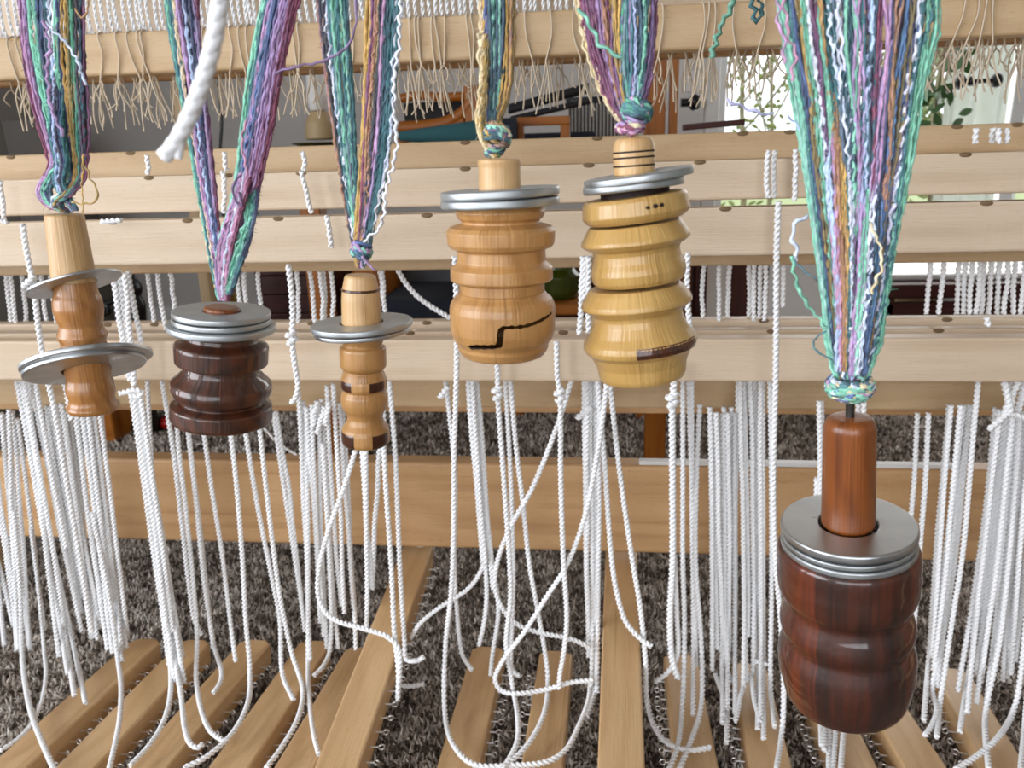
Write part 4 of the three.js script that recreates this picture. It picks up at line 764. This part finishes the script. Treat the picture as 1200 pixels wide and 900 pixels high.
for (const [x0, x1, label] of [[831, 851, 'narrow white paper card leaning behind the loom, left of the larger one'], [905, 985, 'larger pale whitewashed board leaning behind the loom left of the wide yarn fan']]) {
  const a = at(x0, 303, 2.38), b = at(x1, 385, 2.38), m = mesh(x0 < 900 ? 'paper_card' : 'white_board', rbox(b.x - a.x, a.y, 0.012, 0.002, 'y'), M.white, scene);
  m.position.set((a.x + b.x) / 2, a.y / 2, -2.4); m.rotation.x = R(-3); tag(m, label, x0 < 900 ? 'card' : 'board');
}
{ const p = at(655, 330, 2.3), s = scaleAt(p), m = thing('jar', 'squat green glass jar in the gap right of the honey brown spool', 'jar', V(p.x, p.y - 18 * s, p.z));
  mesh('body', lathe(soften([[0, 0], [22 * s, 0], [25 * s, 8 * s], [25 * s, 26 * s], [18 * s, 34 * s], [18 * s, 38 * s], [0, 38 * s]], 0.006), 32), M.green, m);
  const st = mesh('stool', rbox(0.3, 0.03, 0.26, 0.006), M.orange, scene); st.position.set(p.x, p.y - 18 * s - 0.016, p.z); tag(st, 'small orange wooden stool top under the green jar', 'stool');
  for (const sx of [-1, 1]) for (const sz of [-1, 1]) mesh('leg', rbox(0.03, p.y - 18 * s - 0.03, 0.03, 0.004, 'y').translate(sx * 0.12, -(p.y - 18 * s - 0.03) / 2 - 0.015, sz * 0.1), M.orange, st);
}
{ // dark sofa and drape in the middle left gap
  const g = thing('armchair', 'dark blue-grey upholstered armchair behind the loom, left of the honey brown spool', 'chair', ground(490, 2.7));
  const x0 = at(432, 340, 2.7).x - g.position.x, x1 = at(540, 340, 2.7).x - g.position.x, w = x1 - x0, cx = (x0 + x1) / 2, top = at(490, 352, 2.7).y;
  mesh('seat', rbox(w, 0.16, 0.5, 0.04).translate(cx, top - 0.08, -0.25), M.navyCloth, g);
  mesh('backrest', rbox(w, 0.32, 0.12, 0.04).translate(cx, top + 0.02, -0.5), M.greyCloth, g);
  for (const s of [-1, 1]) mesh('arm', rbox(0.07, 0.26, 0.5, 0.03).translate(cx + s * (w / 2 + 0.03), top, -0.25), M.orange, g);
  for (const s of [-1, 1]) for (const z of [-0.05, -0.45]) mesh('leg', rbox(0.04, top - 0.15, 0.04, 0.004, 'y').translate(cx + s * (w / 2 - 0.03), (top - 0.15) / 2, z), M.mahogany, g);
}
{ // dark red chest at left with an ochre drape
  const g = thing('chest', 'dark red-brown chest of boards behind the squat dark spool', 'chest', ground(345, 2.75));
  const top = at(345, 300, 2.75).y, x0 = at(300, 330, 2.75).x - g.position.x, x1 = at(392, 330, 2.75).x - g.position.x, w = x1 - x0;
  for (let k = 0; k < 6; k++) mesh('board', rbox(w, top / 6 - 0.003, 0.02, 0.003).translate((x0 + x1) / 2, top * (k + 0.5) / 6, 0), M.mahogany, g);
  mesh('case', rbox(w, top - 0.002, 0.36, 0.004).translate((x0 + x1) / 2, top / 2, -0.19), M.mahogany, g);
  const dp = thing('drape', 'ochre cloth hanging in folds left of the dark red-brown chest', 'cloth', ground(272, 2.72));
  const geo = new THREE.PlaneGeometry(0.12, top, 40, 6), p = geo.attributes.position; for (let i = 0; i < p.count; i++) p.setZ(i, Math.sin(p.getX(i) * 160) * 0.012);
  const back = geo.clone().translate(0, 0, -0.006); geo.computeVertexNormals(); back.computeVertexNormals();
  mesh('cloth', mergeGeometries([geo, back]).translate(0, top / 2 + 0.001, 0), M.ochre, dp);
}
{ // black iron scroll stand, seen in the left gap
  const g = thing('iron_stand', 'black wrought iron stand with a curled foot, right of the tilted bobbin', 'stand', ground(145, 2.0)), s = scaleAt(at(145, 350, 2.0)), inG = (x, y) => at(x, y, 2.0).sub(g.position);
  const B = new Build(); B.tube(frames([inG(118, 364), inG(121, 357), inG(127, 360), inG(126, 366), inG(119, 368)], 0.004), null, () => 4 * s, 8);
  B.tube(frames([inG(121, 357), inG(135, 352), inG(148, 344), inG(150, 330)], 0.006), null, () => 4 * s, 8); mesh('scroll', B.geo(), M.black, g);
  const C = new Build(); C.tube(frames([inG(150, 318), inG(148, 345), inG(160, 352), inG(164, 385), V(0.04, 0.004, 0)], 0.01), null, (k) => 8 * s, 10); mesh('post', C.geo(), M.black, g);
  const q = inG(152, 338); mesh('knuckle', new THREE.SphereGeometry(14 * s, 18, 12).translate(q.x, q.y, q.z), M.black, g);
}
{ // pale gauze / panel at far left
  const m = mesh('easel_panel', rbox(0.5, 0.95, 0.02, 0.004, 'y'), M.wallWhite, scene); const p = ground(20, 3.0); m.position.set(p.x + 0.12, 0.475, p.z); m.rotation.y = R(4); tag(m, 'plain pale panel standing against the wall at the far left', 'panel');
}
{ // block-footed thing on the far carpet
  const p = G(131, 512, 0.0), s = scaleAt(p), g = thing('wooden_stand', 'orange wooden foot of a stand on the far carpet, below the tilted bobbin', 'stand', p);
  mesh('block', rbox(36 * s, 36 * s, 0.1, 0.006, 'x').translate(0, 18 * s, 0), M.orange, g);
  mesh('post', rbox(24 * s, 0.25, 0.05, 0.004, 'y').translate(-4 * s, 36 * s + 0.124, -0.01), M.orange, g);
  const q = G(172, 500, 0.012), t = thing('hand_tool', 'black hand tool with a red tip lying on the far carpet', 'tool', q);
  const cyl = (r, l) => new THREE.CylinderGeometry(r, r, l, 16).rotateZ(Math.PI / 2);
  mesh('handle', cyl(0.022, 44 * s).translate(0, 0.012, 0), M.black, t); mesh('tip', cyl(0.018, 14 * s).translate(29 * s, 0.012, 0), M.red, t);
}
// ---- band between the top shaft and the topmost bar
{ // table that carries the weaving things
  const top = at(600, 172, 1.75).y, g = thing('worktable', 'wooden worktable behind the loom, its top just below the topmost bar', 'table', ground(600, 1.95));
  const x0 = at(330, 170, 1.75).x - g.position.x, x1 = at(800, 170, 1.75).x - g.position.x, w = x1 - x0, cx = (x0 + x1) / 2;
  mesh('table_top', rbox(w, 0.03, 0.5, 0.006).translate(cx, top - 0.015, -0.05), M.orange, g);
  for (const s of [-1, 1]) for (const z of [0.15, -0.25]) mesh('leg', rbox(0.05, top - 0.03, 0.05, 0.004, 'y').translate(cx + s * (w / 2 - 0.04), (top - 0.03) / 2, z), M.orange, g);
  const on = (name, label, cat, px, d) => { const p = at(px, 160, d); p.y = top; return thing(name, label, cat, p); }, sc = scaleAt(at(600, 150, 1.9));
  // pale bottle on a plate
  const b = on('carafe', 'pale wooden-based carafe standing on the worktable, left of the turquoise hank', 'carafe', 376, 1.85);
  mesh('base', lathe(soften([[0, 0.012], [17 * sc, 0.012], [18 * sc, 0.016], [16 * sc, 0.05], [10 * sc, 0.075], [0, 0.076]], 0.003), 32), M.pot, b);
  mesh('neck', lathe(soften([[0, 0.076], [9 * sc, 0.076], [12 * sc, 0.1], [10 * sc, 0.16], [7 * sc, 0.2], [0, 0.2]], 0.004), 32), M.white, b);
  const pl = on('plate', 'olive rimmed plate under the pale carafe', 'plate', 376, 1.85); mesh('dish', lathe(soften([[0, 0.002], [20 * sc, 0.001], [34 * sc, 0.009], [35 * sc, 0.011], [20 * sc, 0.006], [0, 0.006]], 0.001), 40), M.green, pl);
  const bd = mesh('thin_board', rbox(70 * sc, 0.012, 0.14, 0.002), M.pot, scene); bd.position.copy(at(366, 168, 1.8)).setY(top + 0.0065); tag(bd, 'thin pale board lying at the left end of the worktable', 'board');
  pl.position.y += 0.013; b.position.y += 0.019;
  // orange wooden frame chair with curved rails
  const ch = on('curved_frame', 'honey orange bentwood frame on the worktable, between the turquoise and the gold hank', 'frame', 520, 2.0), inC = (x, y, z = 2.0) => at(x, y, z).sub(ch.position);
  const strip = (pts, r) => { const B = new Build(); B.tube(frames(pts, 0.006), null, () => r, 10); return B.geo(); };
  mesh('rail', strip([inC(468, 116), inC(490, 112), inC(520, 114), inC(552, 112)], 0.011), M.orange, ch);
  mesh('rail', strip([inC(466, 150), inC(500, 148), inC(525, 143), inC(545, 130), inC(556, 112)], 0.016), M.orange, ch);
  mesh('rail', strip([inC(466, 168), inC(490, 156), inC(520, 150), inC(545, 140)], 0.012), M.orange, ch);
  const pA = inC(556, 100), pB = inC(556, 171); mesh('upright', rbox(0.05, Math.abs(pA.y - pB.y) + 0.04, 0.03, 0.004, 'y').translate(pA.x, (pA.y + pB.y) / 2 - 0.02, pA.z), M.orange, ch);
  const cw = inC(510, 134, 2.06); mesh('panel', rbox(80 * sc, 30 * sc, 0.012, 0.004).translate(cw.x, cw.y, cw.z), M.dark, ch);
  // teal bolster tapering to the left
  const bo = on('bolster', 'tapered teal and dark grey cloth roll lying on the worktable', 'cloth', 520, 1.72);
  const ax = 44 * sc; mesh('roll', new THREE.CylinderGeometry(0.028, 0.01, ax * 2, 24, 4).rotateZ(-Math.PI / 2).translate(-4 * sc, 0.029, 0), M.tealCloth, bo); mesh('roll_end', new THREE.CylinderGeometry(0.03, 0.028, 40 * sc, 24).rotateZ(-Math.PI / 2).translate(ax + 15 * sc, 0.029, 0), M.navyCloth, bo);
  // weaving reed: two long bars with steel dents
  const re = on('weaving_reed', 'long steel weaving reed lying tilted in dark bars on the worktable', 'reed', 650, 1.85), inR = (x, y) => at(x, y, 1.85).sub(re.position);
  const seg = (a, b, r, name, mat) => { const B = new Build(); B.tube([0, 0.5, 1].map((t) => ({ p: a.clone().lerp(b, t), n: V(0, 1, 0), b: V(0, 0, 1) })), null, () => r, 8); return mesh(name, B.geo(), mat, re); };
  seg(inR(596, 128), inR(690, 103), 0.011, 'top_bar', M.dark); seg(inR(598, 140), inR(692, 118), 0.007, 'lower_bar', M.dark);
  for (let k = 0; k < 46; k++) { const t = k / 45; seg(inR(lerp(597, 691, t), lerp(129, 104, t)), inR(lerp(599, 692, t), lerp(144, 121, t)), 0.0012, 'dent', M.steel); }
  // small orange frame
  const fr = on('small_stool', 'small orange wooden stool standing on the worktable under the weaving reed', 'stool', 637, 1.76), pf = (x, y) => at(x, y, 1.76).sub(fr.position);
  for (const [x0, y0, x1, y1] of [[606, 138, 668, 146], [606, 146, 614, 166], [657, 146, 668, 164]]) { const a = pf(x0, y0), b2 = pf(x1, y1); mesh(y1 - y0 < 12 ? 'rail' : 'stile', rbox(Math.abs(b2.x - a.x), Math.abs(a.y - b2.y), 0.03, 0.003, y1 - y0 < 12 ? 'x' : 'y').translate((a.x + b2.x) / 2, (a.y + b2.y) / 2, 0), M.orange, fr); }
  const bk = mesh('dark_cloth', rbox(120 * sc, 0.03, 0.16, 0.012), M.navyCloth, scene); bk.position.copy(at(640, 165, 1.95)).setY(top + 0.0155); tag(bk, 'folded navy cloth on the worktable behind the small orange stool', 'cloth');
  // grey ribbed panel
  const rb = on('ribbed_panel', 'grey ribbed panel standing on the worktable left of the tall yellow spool', 'panel', 700, 2.0), q0 = at(668, 118, 2.0).sub(rb.position), q1 = at(735, 172, 2.0).sub(rb.position);
  for (let k = 0; k < 17; k++) mesh('rib', new THREE.CylinderGeometry(0.0036, 0.0036, q0.y, 8).translate(lerp(q0.x, q1.x, k / 16), q0.y / 2 + 0.001, 0), M.rod, rb);
  mesh('cap_rail', rbox(q1.x - q0.x + 0.02, 0.014, 0.02, 0.003).translate((q0.x + q1.x) / 2, q0.y, 0), M.dark, rb);
}
for (const [x0, x1, label] of [[757, 782, 'broad orange wooden post behind the loom, right of the tall yellow spool'], [787, 797, 'narrow orange post just right of the broad one']]) {
  const p0 = at(x0, 90, 2.35), p1 = at(x1, 90, 2.35), m = mesh('wooden_post', rbox(p1.x - p0.x, 1.05, 0.05, 0.004, 'y'), M.orange, scene); m.position.set((p0.x + p1.x) / 2, 0.525, -2.4); tag(m, label, 'post');
}
{ const p = ground(251, 2.4), m = mesh('wooden_post', rbox(0.035, 1.3, 0.03, 0.004, 'y'), M.lammWarm, scene); m.position.set(p.x, 0.65, p.z); tag(m, 'slim pale wooden post in front of the grey wall beside a black cable', 'post');
  const B = new Build(); B.tube(frames([at(256, 60, 2.38), at(257, 105, 2.38), at(260, 140, 2.38), at(258, 180, 2.38), at(262, 260, 2.38), at(259, 420, 2.38)], 0.02), null, () => 0.005, 8); tag(mesh('cable', B.geo(), M.black, scene), 'black cable hanging beside the slim pale post', 'cable'); }
{ // latch and knob on the white door frame
  const g = thing('door_lever', 'black round knob with a white plate on the door frame, above the dark stick', 'knob', at(812, 120, 2.97)), s = scaleAt(g.position);
  mesh('knob', new THREE.SphereGeometry(9.5 * s, 20, 14).scale(0.8, 1, 1).translate(2 * s, 0, 0), M.black, g); mesh('stem', new THREE.CylinderGeometry(5 * s, 5 * s, 16 * s, 14).rotateZ(Math.PI / 2).translate(-6 * s, 0, 0), M.black, g);
  mesh('plate', rbox(26 * s, 24 * s, 0.02, 0.006).translate(4 * s, 23 * s, 0), M.white, g); 
  const post = mesh('white_post', rbox(0.05, 1.3, 0.05, 0.006, 'y'), M.white, scene); const q = ground(822, 3.02); post.position.set(q.x, 0.65, q.z); tag(post, 'white painted post left of the glass door, behind the black knob', 'post');
  const a = at(800, 150, 1.9), b = at(872, 143, 1.9), st = mesh('dark_stick', rbox(a.distanceTo(b), 0.014, 0.03, 0.003), M.mahogany, scene); st.position.copy(a.lerp(b, 0.5)); st.rotation.z = R(3); tag(st, 'dark brown flat stick lying on the topmost bar before the bright glass door', 'stick');
}
{ // curtain with its black rod ends
  const c = thing('sheer_curtain', 'white sheer curtain gathered beside the glass door at the right edge', 'curtain', at(1164, 20, 3.42));
  const y0 = -c.position.y + 0.25, w = 0.34, geo = new THREE.PlaneGeometry(w, 1.55, 60, 4), p = geo.attributes.position; for (let i = 0; i < p.count; i++) p.setZ(i, Math.sin(p.getX(i) * 70) * 0.02 + Math.sin(p.getX(i) * 31) * 0.012);
  geo.computeVertexNormals(); mesh('cloth', geo.translate(0.02, y0 + 0.775, 0), M.sheer, c);
  const r = thing('curtain_tieback', 'pair of black knobs on a short rod in front of the white curtain', 'knob', at(1146, 95, 3.142)), s = scaleAt(r.position);
  mesh('rod', new THREE.CylinderGeometry(3 * s, 3 * s, 42 * s, 12).rotateZ(Math.PI / 2), M.black, r);
  for (const [x, k] of [[-20, 9], [-8, 6], [20, 9]]) mesh('knob', new THREE.SphereGeometry(k * s, 18, 12).scale(0.75, 1, 1).translate(x * s, 0, 0), M.black, r);
  const wp = mesh('white_post', rbox(0.045, 1.5, 0.044, 0.004, 'y'), M.white, scene), q = ground(1150, 3.17); wp.position.set(q.x, 0.75, q.z); tag(wp, 'white upright between the two black knobs at the right', 'post');
}
{ // potted plant in front of the glass door
  const p = at(1095, 160, 3.22), g = thing('potted_plant', 'leafy green houseplant before the glass door, right of the wide yarn fan', 'plant', V(p.x, 0, p.z)), top = at(1095, 50, 3.22).y + 0.08, mid = p.y;
  mesh('pot', lathe(soften([[0, 0], [0.08, 0], [0.11, 0.2], [0.115, 0.22], [0.1, 0.22], [0.09, 0.19], [0, 0.19]], 0.004), 32).translate(0, 0.001, 0), M.pot, g);
  const B = new Build(); B.tube(frames([V(0, 0.18, 0), V(0.01, 0.5, 0), V(-0.01, mid, 0), V(0, top - 0.05, 0)], 0.02), null, () => 0.007, 8); mesh('stem', B.geo(), M.bark, g);
  const sh = new THREE.Shape(); sh.moveTo(0, 0); sh.bezierCurveTo(0.028, 0.02, 0.026, 0.06, 0, 0.085); sh.bezierCurveTo(-0.026, 0.06, -0.028, 0.02, 0, 0);
  const lf = new THREE.ExtrudeGeometry(sh, { depth: 0.0006, bevelEnabled: false, curveSegments: 5 }), lp = lf.attributes.position; for (let i = 0; i < lp.count; i++) lp.setZ(i, lp.getZ(i) - Math.abs(lp.getX(i)) * 0.4 - lp.getY(i) ** 2 * 3); lf.computeVertexNormals();
  for (let k = 0; k < 70; k++) { const y = lerp(mid - 0.16, top, Math.pow(rnd(), 0.8)), a = rr(0, 6.28), L = rr(0.02, 0.13); const l = mesh('leaf', lf, M.leaf, g); l.position.set(Math.cos(a) * L * 0.9, y, Math.sin(a) * L * 0.7); l.rotation.set(rr(-0.8, 0.8), rr(0, 6.28), rr(0.5, 2.4) * (rnd() < 0.5 ? 1 : -1)); l.scale.setScalar(rr(0.6, 1.05)); }
}
// ---- outdoors
struct('ground_outside', boxes([[-12, 14, -0.5, -0.35, -22, ZB - T]]), M.lawn);
for (const [px, d, h] of [[872, 6, 2.6], [905, 7.5, 3], [1062, 6.6, 2.4], [1100, 5.4, 2.2]]) {
  const p = at(px, 120, d), g = thing('shrub', px < 890 ? 'pale sunlit sapling outside the glass door, left one' : px < 1000 ? 'pale sunlit sapling outside the glass door, second from the left' : px < 1080 ? 'yellow-green bush outside, seen through the wide yarn fan' : 'yellow-green bush outside behind the houseplant', 'shrub', V(p.x, -0.35, p.z));
  const B = new Build(); B.tube(frames([V(0, -0.01, 0), V(0.03, h * 0.3, 0.02), V(-0.02, h * 0.6, 0), V(0.04, h, 0)], 0.05), null, (k) => 0.028 * Math.max(0.25, 1 - k / 70), 7);
  for (let k = 0; k < 9; k++) { const y = h * rr(0.3, 0.9), a = rr(0, 6.28); B.tube(frames([V(0, y, 0), V(Math.cos(a) * 0.15, y + 0.15, Math.sin(a) * 0.15), V(Math.cos(a) * 0.35, y + 0.4, Math.sin(a) * 0.35)], 0.05), null, () => 0.008, 5); }
  mesh('stem', B.geo(), M.bark, g);
  const lf = new THREE.SphereGeometry(1, 5, 3), parts = [], n = px > 1000 ? 700 : 140; for (let k = 0; k < n; k++) { const y = h * rr(0.25, 1.05), a = rr(0, 6.28), q = rr(0.05, px > 1000 ? 0.5 : 0.4); parts.push(lf.clone().scale(0.035, 0.012, 0.022).rotateZ(rr(-1, 1)).rotateY(rr(0, 6)).translate(Math.cos(a) * q, y, Math.sin(a) * q)); }
  tag(mesh('foliage', mergeGeometries(parts), M.foliage, g), null, null, null, 'stuff');
}

renderer.render(scene, camera);
